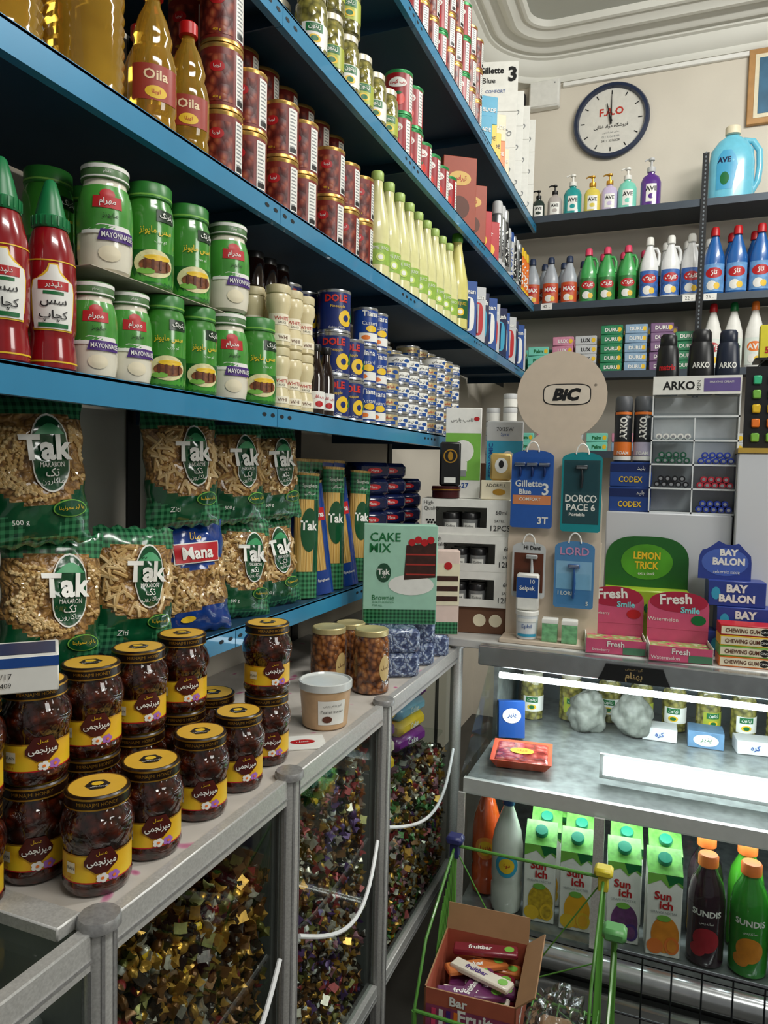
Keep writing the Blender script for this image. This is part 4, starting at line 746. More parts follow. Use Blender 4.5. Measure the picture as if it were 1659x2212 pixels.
# ================================================================ ON WORKTOP
ZW = .9885
def tray(w=.29, h=.112, d=.16):
    b = MB().box(-w/2, w/2, -d/2, d/2, 0, .002, W); b.box(-w/2, w/2, d/2-.002, d/2, 0, h, W); b.box(-w/2, -w/2+.002, -d/2, d/2, 0, h, LGREY); b.box(w/2-.002, w/2, -d/2, d/2, 0, h, LGREY); b.box(-w/2, w/2, -d/2, -d/2+.002, 0, h*.22, W)
    b.box(-w/2, w/2, -d/2, d/2, h-.002, h, W); b.box(-w/2, w/2, -d/2, -d/2+.002, h*.78, h-.002, W); b.box(w/2-.085, w/2, -d/2, -d/2+.002, h*.22, h*.78, W); b.box(-w/2, -w/2+.045, -d/2, -d/2+.002, h*.22, h*.78, W); c = flat(d/2)
    b.txt(c, '60ml', w/2-.04, h*.66, .013, K); b.txt(c, '12PCS', w/2-.042, h*.22, .017, K, w=.065); b.txt(c, 'SATEL', w/2-.045, h*.42, .008, K); b.txt(c, 'High', -w/2+.022, h*.88, .015, K); b.txt(c, 'Quality', -w/2+.032, h*.72, .015, K, w=.052)
    for i in range(3): b.ell(c, -w/2+.018+.01*i, h*.40, .004, .004, K, .001, n=10, rg=1); b.ell(c, -w/2+.023+.01*i, h*.33, .004, .004, K, .001, n=10, rg=1)
    return T('display_carton', 'white open-fronted carton holding jars of hair wax', 'display carton', [('body', b)], 'stacked hair wax display cartons')
TR = tray(); wj = MB().lathe([(.02, 0), (.024, .002), (.026, .045)], M('wax_glass', '#8a8c8c', .15, ns=.3, sc=40), 20); wl = lid(.027, .045, .02, M('wax_lid', '#1e1e20', .3), SIL, 20); wlb = MB().rect(cyl(.0255), -.02, .012, .02, .034, W, .0006, nx=6); wlb.txt(cyl(.0255), 'Collins', 0, .024, .007, K, .0012)
WAX = T('hair_wax_jar', 'small clear hair wax jar with dark lid', 'hair wax', [('body', wj), ('paper_label', wlb), ('lid', wl)], 'hair wax jars in display cartons')
zt = ZW+.0855
put(boxt('brown_carton', 'brown carton with cup picture on the worktop', 'carton', .24, .16, .085, M('kraft_dark', '#6a4630', .7), lambda b, c, w, h: (b.ell(c, .02, h*.5, .02, .02, CREAM), b.ell(c, .07, h*.5, .02, .02, CREAM))), -.60, 2.32, ZW, 12)
for k in range(3):
    xx = -.625 if k == 2 else -.595; put(TR, xx, 2.31, zt+k*.1125, 12)
    for i in range(2): put(WAX, xx-.045+.058*i, 2.262+.012*i, zt+k*.1125+.003, 12)
    for i in range(2): put(WAX, xx-.055+.058*i, 2.33+.012*i, zt+k*.1125+.003, 12)
ZT = zt+3*.1125+.001
tin = MB().lathe([(.04, 0), (.044, .002), (.044, .022), (.046, .023), (.046, .036), (.044, .038)], M('tin_maroon', '#43161a', .3, .3), 28); tin.rect(cyl(.0462), -.14, .026, .14, .029, GOLD, .0003, nx=28); put(T('round_tin', 'round maroon wax tin with gold line', 'tin', [('body', tin)]), -.69, 2.262, ZT)
put(boxt('perfume_box', 'black box with gold emblem leaning upright', 'cosmetic box', .066, .03, .14, K, lambda b, c, w, h: (b.ell(c, 0, h*.68, .022, .022, GOLD), b.ell(c, 0, h*.68, .018, .018, K, .0014), b.ell(c, 0, h*.68, .008, .014, GOLD, .002), b.rect(c, -.018, h*.08, .018, h*.2, W)), None, .006), -.675, 2.25, ZT+.0385, 18)
put(boxt('soap_box', 'cream soap box with gold print', 'soap box', .095, .05, .06, CREAM, lambda b, c, w, h: (b.txt(c, 'ADORELL', 0, h*.75, .010, K), b.ell(c, .01, h*.4, .02, .01, GOLD)), None, .003), -.535, 2.29, ZT, 15)
put(boxt('perfume_box', 'white and gold box with dark emblem', 'cosmetic box', .066, .035, .085, M('gold_pale', '#d8b870', .35, .4), lambda b, c, w, h: (b.ell(c, 0, h*.55, .02, .024, W), b.ell(c, 0, h*.6, .008, .012, K, .0016)), None, .006), -.52, 2.29, ZT+.0605, 15)
def bulb(b, c, w, h):
    b.rect(c, -w/2+.001, h*.2, w/2-.001, h*.72, LGRN); b.ell(c, 0, h*.52, .03, .032, W, .0014); b.rect(c, -.012, h*.30, .012, h*.40, W, .0014); b.rect(c, -.010, h*.24, .010, h*.31, GREY, .0016); b.txt(c, 'لامپ پارس', -.005, h*.86, .014, K, w=.08); b.txt(c, 'E-27', 0, h*.14, .015, BLU, bold=.02); b.txt(c, 'SMD', -.03, h*.06, .010, K)
    b.ell(c, .036, h*.88, .008, .006, RED)
put(boxt('light_bulb_box', 'white and green light bulb box', 'light bulb box', .10, .08, .26, W, bulb), -.660, 2.345, ZT, 15, sc=(1.15, 1, 1.12))
def eco(b, c, w, h):
    b.rect(c, -w/2, h*.1, w/2, h*.75, CYAN); b.txt(c, '70/35W', 0, h*.9, .010, K); b.txt(c, 'Spiral', 0, h*.83, .010, BLU); b.ell(c, .01, h*.42, .025, .04, W)
    for i in range(5): b.ell(c, .01, h*(.3+.06*i), .028, .005, LGREY, .0016)
    b.txt(c, 'ECONOMIC', -w/2+.012, h*.5, .012, BLU, rot=pi/2, bold=.02)
put(boxt('light_bulb_box', 'blue and white spiral light bulb box', 'light bulb box', .10, .07, .20, LGREY, eco), -.53, 2.385, ZT, 10, sc=(1.15, 1, 1.25))
WP = T('cosmetic_jar', 'small white screw-top cosmetic jar', 'cosmetic jar', [('body', MB().lathe([(.02, 0), (.024, .003), (.024, .03)], W, 18)), ('lid', lid(.0245, .03, .018, LGREY, n=18))])
CRB = boxt('carton', 'plain cardboard carton behind the stack', 'carton', .24, .16, .27, M('kraft_dark'), None); put(CRB, -.60, 2.60, ZW, 8); put(CRB, -.60, 2.60, ZW+.2705, 8)
for i in range(5): put(WP, -.555, 2.56, ZW+.541+i*.0485, 0, group='cosmetic jars in a stack')
for i in range(4): put(WP, -.615, 2.56, ZW+.541+i*.0485, 0, group='cosmetic jars in a stack')
bp_ = MB(); R0 = .132; zc_ = 1.732-ZW; pts = [(-.145, .0), (.13, .0), (.13, .42), (.12, .50), (.085, .585), (.062, .617)]
for k in range(0, 33):
    a = radians(-62+k*(304/32)); pts.append((R0*cos(a), zc_+R0*sin(a)))
pts += [(-.085, .61), (-.115, .56), (-.135, .46), (-.145, .3)]
SBG = M('stand_beige', '#d8c7b3', .5, ns=.03); bp_.prism(pts, -.006, .006, SBG); bp_.box(-.15, .135, -.09, .02, 0, .012, SBG, .002); bp_.box(-.145, -.135, .006, .08, .012, .3, SBG); bp_.box(.12, .13, .006, .08, .012, .3, SBG); c = flat(.006)
bt = MB(); bt.ell(c, .016, zc_+.003, .070, .032, K, .0006, sq=.5, n=36); bt.ell(c, .016, zc_+.003, .067, .029, M('logo_ground', '#e2d6c5', .5), .0012, sq=.5, n=36)
vs_, fs_, asp_ = glyphs('BiC', .06); bt.add([c(.016+v[0]*.036*1.15+v[1]*.010, zc_+.003+v[1]*.038, .002) for v in vs_], fs_, K); bt.txt(c, '®', .098, zc_+.03, .008, K, .001)
put(T('counter_display_stand', 'beige round-headed cardboard display stand with black lettering', 'display stand', [('board', bp_), ('logo', bt)]), -.335, 2.255, ZW, 3)
CLR = Mglass('blister_clear', '#f8fcfd', .0, .08, 1, fk=.12)
def blister(nm, lb, cat, w, h, m, m2, texts, razor, ins=None, rm=None, bub=(.06, .52)):
    n_ = 10; pts = [(-w/2, .006), (-w/2+.006, 0), (w/2-.006, 0), (w/2, .006), (w/2, h-.02)]+[(w/2*cos(a), h-.02+.02*sin(a)) for a in [pi*k/n_ for k in range(1, n_)]]+[(-w/2, h-.02)]
    b = MB().prism(pts, -.001, .001, m); c = flat(.001)
    if ins: b.rect(c, -w/2+.006, h*ins[0], w/2-.006, h*ins[1], m2, .0006)
    for (t, x, y, s_, mm, ww) in texts: b.txt(c, t, x, h*y, s_, mm, .0014, w=ww, bold=.02)
    rm = rm or M('razor_dark', '#23262a', .35); parts = [('card', b)]
    for dx, z0, z1 in razor:
        rz = MB(); rz.tube([(dx, -.008, z0), (dx+.002, -.010, (z0+z1)/2), (dx, -.008, z1)], [.0035, .005, .003], rm, 8); rz.box(dx-.017, dx+.017, -.014, -.004, z1, z1+.012, rm, .002)
        for q in (.002, .0055, .009): rz.box(dx-.015, dx+.015, -.0148, -.014, z1+q, z1+q+.0015, SIL)
        parts.append(('razor', rz))
    parts += [('hook', MB().tube([(.018*cos(a), -.002, h-.006+.030*sin(a)) for a in [pi*k/12 for k in range(13)]], .0022, M('hook_white', '#f2f2ee', .3), 6), 'white plastic loop hook'), ('blister', MB().box(-w/2+.010, w/2-.010, -.018, -.0022, h*bub[0], h*bub[1], CLR, .004), 'clear plastic bubble')]
    return T(nm, lb, cat, parts, 'razor packs hanging on the display stand')
Yp = 2.222
put(blister('razor_pack', 'blue and orange razor blister pack', 'razor pack', .125, .235, M('card_blue', '#2a5cae', .35), M('card_orange', '#d98a5a', .4), [('Gillette', -.01, .57, .020, W, .095), ('Blue', -.02, .465, .016, W, .06), ('3', .040, .50, .036, W, None), ('COMFORT', -.005, .37, .010, W, .07), ('3T', .035, .10, .022, W, None)], [(-.036, .155, .185), (.0, .155, .185), (.036, .155, .185)], ins=(.30, .42), rm=M('razor_navy', '#1b2f66', .35), bub=(.62, .9)), -.408, Yp, 1.333, 2)
put(blister('razor_pack', 'teal razor blister pack with black razor', 'razor pack', .115, .235, TEAL, M('card_darkteal', '#22484f', .4), [('DORCO', 0, .42, .022, W, .09), ('PACE 6', 0, .31, .020, W, .09), ('Portable', -.01, .22, .010, W, .05)], [(.0, .130, .185)], ins=(.10, .9), bub=(.5, .88)), -.263, Yp, 1.328, 2)
put(blister('razor_pack', 'white small blister pack with dark product', 'razor pack', .10, .17, LGREY, BRN, [('Hi Dent', .01, .9, .012, K, .05)], [(.01, .05, .12)], ins=(.1, .8), rm=LGREY), -.41, Yp, 1.12, 2)
put(blister('razor_pack', 'light blue razor blister pack', 'razor pack', .115, .20, M('card_lightblue', '#4f86b8', .35), M('razor_blue', '#88b8d8', .3), [('LORD', 0, .85, .024, M('lord_pink', '#c890b8', .4), .09), ('I LORD', -.02, .22, .012, W, .05), ('5', .04, .08, .012, W, None)], [(0, .03, .12)], ins=(.28, .70), rm=M('razor_midblue', '#2a5490', .3)), -.275, Yp, 1.10, 2)
ep = MB().lathe([(.028, 0), (.031, .003), (.033, .072)], M('tub_white', '#dfe4e8', .25), 24); ec = cyl(.0325); el = MB().txt(ec, 'Ephil', 0, .04, .015, BLU, .001); el.rect(ec, -.03, .054, .03, .064, W, .0012, nx=8); el.rect(ec, -.03, .01, .03, .018, CYAN, .0008, nx=8)
put(T('cotton_tub', 'small white tub with blue lettering', 'tub', [('body', ep), ('paper_label', el), ('lid', lid(.0345, .072, .014, W))]), -.405, 2.200, ZW+.0125, 10)
put(boxt('tissue_pack', 'blue and white pocket tissue pack', 'tissue pack', .066, .03, .11, W, lambda b, c, w, h: (b.rect(c, -w/2+.001, h*.35, w/2-.001, h*.9, BLU), b.txt(c, 'Selpak', 0, h*.6, .017, W, .0018, w=.056, bold=.02), b.txt(c, '10', .015, h*.8, .012, W, .0018)), None, .005), -.405, 2.195, ZW+.0993, 5)
SWB = T('cotton_swab_tub', 'small clear tub of cotton swabs with green label', 'cotton swabs', [('body', MB().lathe([(.024, 0), (.026, .002), (.026, .055)], M('swab_print', '#7fbf8a', .4, ns=.4, sc=60), 4, X=Matrix.Rotation(pi/4, 4, 'Z'))), ('lid', MB().lathe([(.027, .055), (.027, .066), (.025, .068)], W, 4, X=Matrix.Rotation(pi/4, 4, 'Z')))], 'cotton swab tubs')
for x in (-.335, -.278): put(SWB, x, 2.195, ZW+.0125, 5, sc=(1.2, 1, 1.0))
def fresh(flav, m2, lab):
    w, d = .165, .11; b = MB(); P1 = M('gum_pink', '#cc5478', .4, ns=.08, sc=30)
    b.box(-w/2, w/2, -d/2, d/2, 0, .002, P1); b.box(-w/2, w/2, -d/2, -d/2+.002, 0, .042, P1); b.box(-w/2, w/2, d/2-.002, d/2, 0, .10, P1)
    for x in (-w/2, w/2-.002): b.prism([(x, 0), (x+.002, 0), (x+.002, .045), (x, .045)], -d/2, d/2, W)
    c = flat(d/2); b.txt(c, flav, -.04, .011, .010, W, w=.075); b.txt(c, 'Fresh', -.0, .030, .016, W, w=.08, bold=.02); b.rect(c, .02, .002, w/2-.002, .022, M('gum_check', '#4a7a5c', .5), .001)
    hd_ = MB(); mp = lambda x, y, o: (x, d/2-.003-o, y)
    n_ = 16; pts = [(-w/2, .07), (w/2, .07), (w/2, .135)]+[(w/2*cos(pi*k/n_), .14+.04*sin(pi*k/n_)) for k in range(1, n_)]+[(-w/2, .135)]
    hd_.prism(pts, d/2-.003, d/2-.001, P1); hd_.ell(mp, -.0, .15, .078, .030, M('gum_red', '#a82440', .4), .0006, rg=2); hd_.txt(mp, 'Fresh', -.008, .158, .030, W, .0014, w=.115, bold=.03, rot=.08); hd_.txt(mp, 'Smile', .032, .128, .018, M('gum_aqua', '#7fd8e0', .4), .0016, bold=.03, w=.07); hd_.txt(mp, flav, -.04, .098, .011, W, .0014); hd_.ell(mp, .055, .10, .020, .014, m2, .0014)
    cn = MB().box(-w/2+.006, w/2-.006, -d/2+.005, d/2-.006, .003, .034, MV('gum_packs_'+flav, [(0, '#f2e6d0'), (.4, '#7fb85a'), (.8, '#d9527a'), (1, '#8a2a4a')], 50, .3, .2, .5))
    return T('gum_display_box', lab, 'gum display', [('tray', b), ('header_card', hd_), ('gum_packs', cn)], 'pink gum display boxes on the worktop')
put(fresh('Strawberry', RED, 'pink strawberry gum display box with rounded header'), -.152, 2.215, ZW, 8); put(fresh('Watermelon', GRN, 'pink watermelon gum display box with rounded header'), .022, 2.205, ZW, 6)
lm = MB(); ht = M('lemon_green', '#4f9a24', .35, ns=.3, sc=12); lm.box(-.12, .12, -.04, .04, 0, .13, M('lemon_lime', '#a0be34', .35, ns=.2, sc=20), .003); n_ = 20
pts = [(-.12, .125), (.12, .125), (.12, .19)]+[(.12*abs(cos(pi*k/n_))**.6*(1 if cos(pi*k/n_) > 0 else -1), .195+.055*sin(pi*k/n_)) for k in range(1, n_)]+[(-.12, .19)]
lm.prism(pts, .03, .036, M('lemon_darkgreen', '#1f5f24', .35)); mp = lambda x, y, o: (x, .03-o, y); lm.ell(mp, 0, .19, .075, .042, ht, .001); lm.txt(mp, 'LEMON', 0, .205, .018, YEL, .002, w=.08, bold=.03); lm.txt(mp, 'TRICK', 0, .182, .018, YEL, .002, w=.08, bold=.03); lm.txt(mp, 'extra shock', 0, .163, .007, W, .002); lm.txt(flat(.04), 'LEMON', 0, .09, .02, GRN, .002, w=.1, bold=.03)
put(T('gum_display_box', 'green lemon candy display box with arched header', 'candy display', [('box', lm)]), -.075, 2.34, ZW+.0, 6, sc=(1, 1, 1.3))
bb = M('balon_blue', '#2f4290', .35)
def balon(b, c, w, h): b.txt(c, 'BAY', -.0, h*.72, h*.32, W, w=w*.5, bold=.05); b.txt(c, 'BALON', .0, h*.32, h*.32, W, w=w*.75, bold=.05); b.ell(c, -.055, h*.5, .012, .018, CYAN, .0006, n=14)
BAL = boxt('gum_box', 'blue bubble gum box with white lettering', 'gum box', .15, .07, .072, bb, balon, 'blue bubble gum boxes'); put(BAL, .19, 2.31, ZW+.0725, 6); put(BAL, .17, 2.315, ZW, 6); put(BAL, .165, 2.32, ZW+.145, 6)
hb_ = MB(); pts = [(-.07, 0), (.07, 0), (.07, .05)]+[(.07*cos(pi*k/12), .055+.05*sin(pi*k/12)*(1+.15*sin(k*2))) for k in range(1, 12)]+[(-.07, .05)]; hb_.prism(pts, 0, .003, bb); mp = flat(0); hb_.ell(mp, 0, .05, .062, .04, M('balon_light', '#4a66b8', .4), .0004); hb_.txt(mp, 'BAY', .01, .078, .020, W, .001, w=.06, bold=.05); hb_.txt(mp, 'BALON', .01, .052, .022, W, .001, w=.085, bold=.05); hb_.txt(mp, 'sekersiz sakiz', .005, .022, .009, W, .001)
put(T('gum_header_card', 'blue wavy header card with white lettering', 'sign card', [('card', hb_)]), .135, 2.31, ZW+.2175, 6)
def gum(m, lab, t='CHEWING GUM'):
    return boxt('gum_box', lab, 'gum box', .19, .07, .028, m, lambda b, c, w, h: (b.rect(c, -w/2+.002, h*.12, w/2-.002, h*.88, CREAM, .0006), b.txt(c, t, -.04, h*.5, h*.4, BRN, w=.085, bold=.02), b.txt(c, 'CINNAMON', .055, h*.5, h*.35, RED, w=.05), b.ell(c, .016, h*.5, .012, h*.35, K, .001), b.txt(c, 'CINO', .016, h*.5, h*.22, W, .0025)), 'flat chewing gum boxes in a stack')
for i, (m_, l_) in enumerate(((ORG, 'flat orange chewing gum box'), (LGRN, 'flat green chewing gum box'), (YEL, 'flat yellow chewing gum box'), (RED, 'flat red cinnamon gum box'))): put(gum(m_, l_), .215, 2.21, ZW+i*.0285, 6)
WHT = M('appliance_white', '#d4d7dc', .4, ns=.04, sc=3)
thing('white_cabinet', MB().box(-.205, .155, 2.40, 2.70, ZW, 1.385, WHT, .004), 'plain white metal cabinet standing on the worktop', 'cabinet')
thing('white_cabinet', MB().box(.16, .60, 2.36, 2.70, ZW, 1.57, WHT, .004).box(.158, .602, 2.358, 2.70, 1.57, 1.585, M('gold_top_strip', '#c9a54a', .4, .3)), 'taller white cabinet with a gold edge on top', 'cabinet')
CBX = boxt('blade_box', 'blue razor blade box', 'blade box', .125, .08, .077, M('blade_blue', '#25468c', .35), lambda b, c, w, h: (b.rect(c, -w/2, h*.6, w/2, h*.92, M('blade_navy', '#16285c', .3)), b.txt(c, 'CODEX', .0, h*.3, h*.24, YEL, w=.07, bold=.02), b.txt(c, 'بلید', .03, h*.76, h*.2, W)), 'stacked blue razor blade boxes')
put(CBX, -.14, 2.46, 1.3855, 3); put(CBX, -.14, 2.46, 1.463, 3)
def foam(m2, t):
    r, h = .027, .205; b = MB().lathe([(r*.95, 0), (r, .002), (r, .155), (r*.9, .163)], M('foam_can_dark', '#33363b', .3, .4), 24); l = MB(); c = cyl(r+.0003); l.rect(c, -.04, .02, .04, .062, m2, 0, nx=12); l.rect(c, -.04, .005, .04, .018, W, 0, nx=12); l.txt(c, 'ARKO', 0, .105, .022, W, .0008, rot=pi/2, bold=.04, w=.07); l.txt(c, 'MEN', .014, .14, .006, W, .0008); l.txt(c, t, 0, .028, .010, W, .0008, bold=.02); l.rect(c, -.03, .148, .03, .156, ORG, .0004, nx=8)
    d = MB().lathe([(r*.96, .160), (r, .162), (r*.98, .196), (r*.85, .205)], M('foam_cap_grey', '#5a5d62', .4), 22); return T('shaving_foam_can', 'dark grey shaving foam can with coloured band', 'shaving foam', [('body', b), ('paper_label', l), ('cap', d)], 'shaving foam cans')
put(foam(ORG, 'FOAM'), -.168, 2.455, 1.5405, 5); put(foam(M('foam_lilac', '#b9b2c8', .4), 'FOAM'), -.110, 2.455, 1.5405, 5)
ac = bpy.data.objects.new('lipstick_display_case', None); COL.objects.link(ac); ac.location = (.04, 2.46, 1.3855); ac['label'] = 'clear acrylic rack with rows of small cosmetic sticks'; ac['category'] = 'display case'
ACR = Mglass('acrylic_clear', '#f6f9fa', .15, .05, .97, fk=.2); ACE = M('acrylic_edge', '#dfe4e6', .15)
def ap(nm, mb):
    o = bpy.data.objects.new(nm, mb.mesh(nm)); COL.objects.link(o); o.parent = ac
w_, h_ = .245, .36; b = MB().box(-w_/2, w_/2, .04, .044, 0, h_, M('acrylic_back', '#dde1e4', .3)); b.box(-w_/2, -w_/2+.004, -.05, .04, 0, h_, ACR); b.box(w_/2-.004, w_/2, -.05, .04, 0, h_, ACR); b.box(-.002, .002, -.045, .04, 0, h_-.07, ACR); b.box(-w_/2, -w_/2+.004, -.052, -.050, 0, h_, ACE); b.box(w_/2-.004, w_/2, -.052, -.050, 0, h_, ACE); b.box(-.002, .002, -.052, -.050, 0, h_-.07, ACE); ap('frame', b)
b = MB(); RP = .073
for i in range(5): b.box(-w_/2, w_/2, -.05, .04, i*RP, i*RP+.003, ACR); b.box(-w_/2, w_/2, -.052, -.049, i*RP, i*RP+.005, ACE); b.box(-w_/2, w_/2, -.05, -.048, i*RP, i*RP+.012, ACR)
ap('shelves', b); b = MB().box(-w_/2, w_/2, -.052, .044, h_, h_+.003, ACR).box(-w_/2, w_/2, -.056, -.052, h_, h_+.055, W); b.txt(flat(.056), 'ARKO', -.05, h_+.027, .026, K, .0006, w=.09, bold=.03); b.txt(flat(.056), 'MEN', .006, h_+.027, .010, K, .0006, rot=pi/2); b.rect(flat(.056), .02, h_+.008, w_/2-.004, h_+.047, M('violet_panel', '#6a5a96', .4), .0006); b.txt(flat(.056), 'SHAVING CREAM', .068, h_+.036, .006, W, .0012, w=.08); ap('header', b)
STK = {}
for nm, m_ in (('green', M('stick_green', '#1f5a42', .3)), ('blue', M('stick_blue', '#2a44b0', .3)), ('black', M('stick_black', '#1c1c20', .3)), ('red', M('stick_red', '#c03040', .3)), ('white', W)):
    STK[nm] = T('cosmetic_stick', 'short %s cosmetic stick lying on the acrylic rack' % nm, 'cosmetic stick', [('body', MB().tube([(0, 0, .0095), (0, .06, .0095)], .0095, m_, 12).lathe([(.005, 0), (.005, .001)], SIL, 10, X=Matrix.Translation((0, 0, .0095)) @ Matrix.Rotation(pi/2, 4, 'X')))], 'cosmetic sticks in the acrylic rack')
for row, lc, rc_, nl in ((0, None, 'blue', 2), (1, 'black', 'red', 2), (2, 'green', 'blue', 2), (3, 'white', None, 1)):
    for cc, x0 in ((lc, -.112), (rc_, .010)):
        if not cc: continue
        for l in range(nl):
            for i in range(5-l): put(STK[cc], .04+x0+.012+i*.0205+l*.010, 2.414, 1.3855+.0055+row*RP+l*.0175)
def shamp(m, t, mt, r=.034, h=.19):
    p = [(r*.9, 0), (r, .004), (r*1.02, h*.4), (r*.9, h*.75), (r*.7, h*.82)]; b = MB().lathe(p, m, 24, sy=.6); c = cyl(r*1.02, r, .6); l = MB().txt(c, t, 0, h*.45, .018, mt, .001, rot=0, w=.05, bold=.03); l.rect(c, -.02, h*.15, .02, h*.28, mt, .0008, nx=6)
    d = MB().lathe([(r*.72, h*.80), (r*.75, h*.81), (r*.72, h*.96), (r*.55, h)], m, 20, sy=.6); return T('shampoo_bottle', 'black men\'s shampoo bottle', 'shampoo bottle', [('body', b), ('paper_label', l), ('cap', d)], 'shampoo bottles on the acrylic case')
ZA = 1.3855+.3635
put(shamp(M('shampoo_black', '#17181b', .3), 'matrix', RED), -.045, 2.475, ZA, 0); put(shamp(M('shampoo_black'), 'ARKO', W, .038, .2), .05, 2.475, ZA, 0); put(shamp(M('shampoo_blue', '#1b2438', .3), 'ARKO', W, .034, .195), .125, 2.475, ZA, 0)
lc = MB().box(-.07, .07, -.001, .002, 0, .24, M('card_black', '#15171a', .4), 0); lc.tube([(-.04, 0, .24), (0, 0, .28), (.04, 0, .24)], .002, K, 6); lt = MB()
for j in range(5):
    for i in range(3): lt.box(-.05+i*.04, -.028+i*.04, -.010, -.001, .02+j*.042, .045+j*.042, [LGRN, ORG, YEL, LGRN, M('mint_plastic', '#3fbf8a', .3)][(j) % 5], .003)
put(T('lighter_card', 'black card holding rows of small green and orange lighters', 'lighters', [('card', lc), ('lighters', lt)]), .243, 2.42, 1.5855, 0)
put(boxt('yellow_box', 'yellow notice box with red lettering', 'box', .10, .04, .10, M('yellow_bright', '#e8dc3a', .4), lambda b, c, w, h: b.txt(c, '5C', -.02, h*.25, .02, RED, bold=.03)), .262, 2.52, 1.86, 0)
thing('black_stand', MB().box(.22, .34, 2.53, 2.56, 1.5855, 1.859, K).box(.20, .36, 2.48, 2.58, 1.852, 1.8595, K), 'black stand behind the lighter card', 'stand')
# ================================================================ BACK WALL ITEMS
ck = MB().lathe([(.176, 0), (.2, .0), (.205, .02), (.198, .032), (.182, .034), (.175, .02), (.174, .006)], M('clock_navy', '#1c2a48', .3, coat=.4), 48); face = MB().lathe([(.1745, .008), (.1745, .0125)], M('clock_face', '#e0ded6', .45), 48); cf = lambda x, y, o: (x, y, .0125+o)
for i in range(12):
    a = i*pi/6; X0, Y0 = .155*sin(a), .155*cos(a); face.poly(cf, [(X0*1.06-.003*cos(a), Y0*1.06+.003*sin(a)), (X0*.92-.003*cos(a), Y0*.92+.003*sin(a)), (X0*.92+.003*cos(a), Y0*.92-.003*sin(a)), (X0*1.06+.003*cos(a), Y0*1.06-.003*sin(a))], K)
face.txt(cf, 'F.A.O', 0, .05, .042, M('clock_red', '#c23a2c', .4), .001, bold=.03); face.txt(cf, 'فروشگاه مواد غذایی', 0, -.028, .026, K, .001, w=.19, bold=.02); face.txt(cf, 'ساری بلوار کشاورز', 0, -.062, .012, GREY, .001); face.txt(cf, '011 3336 8185', 0, -.085, .011, GREY, .001); face.txt(cf, '0911 3576628', 0, -.107, .012, K, .001)
hn = MB(); hn.poly(lambda x, y, o: (x, y, .02), [(-.004, -.02), (.004, -.02), (.0015, .14), (-.0015, .14)], K); hn.poly(lambda x, y, o: (x, y, .022), [(-.004, -.02), (.006, -.02), (-.022, .095), (-.026, .094)], K); hn.lathe([(.007, .013), (.007, .024)], K, 12)
cl = put(T('wall_clock', 'round wall clock with navy rim and white printed face', 'wall clock', [('frame', ck), ('face', face), ('hands', hn)]), 0, 0, 0); cl.matrix_world = Matrix.Translation((-.43, BY-.001, 3.46)) @ Matrix.Rotation(pi/2, 4, 'X')
WB = M('box_white', '#e9e9e4', .4)
b = MB().box(-.085, .085, -.05, 0, -.075, .075, WB, .006); b.box(-.078, .078, -.054, -.05, -.068, .068, WB, .002); b.tube([(.06, -.056, .05), (.06, -.053, .05)], .004, GREY)
o = thing('junction_box', b, 'white plastic electrical junction box on the wall', 'junction box'); o.location = (-.80, BY, 3.65)
b = MB().box(-.02, .02, -.04, 0, -.04, .04, M('socket_black', '#202226', .4), .008); o = thing('cable_clip_box', b, 'small black cable gland box on the wall', 'cable box'); o.location = (-.93, BY, 3.64)
WF = M('frame_wood', '#b98a52', .5, ns=.15, sc=20); b = MB().box(0, .35, -.025, 0, 0, .38, WF, .003); b2 = MB().box(.03, .32, -.027, -.024, .03, .35, CREAM); b2.box(.05, .30, -.029, -.027, .05, .33, M('art_blue', '#3a6a8a', .5, ns=.3, sc=12))
e = put(T('picture_frame', 'wooden framed picture with blue artwork on the wall', 'picture frame', [('frame', b), ('picture', b2)]), .25, BY, 3.33)
def pump(m, capm, r=.04, h=.2, t='AVE', lab=''):
    p = [(r*.85, 0), (r, .004), (r, h*.5), (r*.8, h*.6), (r*.35, h*.66), (r*.35, h*.7)]; b = MB().lathe(p, m, 20, sy=.65); l = MB(); c = cyl(r+.0004, r, .65); l.rect(c, -.026, h*.12, .026, h*.45, W, .0, nx=8); l.txt(c, t, 0, h*.36, h*.09, K, .0008, bold=.03); l.ell(c, 0, h*.22, .014, h*.05, m, .0008, n=12)
    d = MB().lathe([(r*.4, h*.69), (r*.42, h*.7), (r*.42, h*.78), (r*.12, h*.79), (r*.12, h*.9), (r*.3, h*.91), (r*.3, h*.95)], capm, 14); d.tube([(0, 0, h*.93), (-.02, 0, h*.94), (-.034, 0, h*.91)], .004, capm, 8)
    return T('soap_pump_bottle', lab, 'hand soap bottle', [('body', b), ('paper_label', l), ('pump', d)], 'hand soap bottles on the end-wall shelf')
ZA1 = 2.8628
for x, hx, cap, h, nm in ((-.766, '#23352f', K, .17, 'dark green'), (-.679, '#b8b0ac', K, .19, 'grey'), (-.586, '#1f9a9a', W, .235, 'teal'), (-.484, '#e2cf5a', GOLD, .215, 'yellow'), (-.397, '#cdbfe0', GOLD, .215, 'lilac'), (-.308, '#7fd6c0', W, .235, 'mint'), (-.194, '#5a2f8a', LGREY, .27, 'purple')):
    put(pump(M('soap_'+nm.replace(' ', '_'), hx, .2, coat=.5), cap, min(h*.2, .05), h, lab='%s hand soap bottle with pump top' % nm), x, 4.08, ZA1, 8)
AB = M('jug_blue', '#6fc3dc', .25, coat=.5, ns=.06); p = [(.088, 0), (.1, .008), (.1, .18), (.092, .24), (.06, .285), (.03, .305), (.028, .315)]; jb = MB().lathe(p, AB, 32, sy=.55); c = cyl(pr(p), .1, .55)
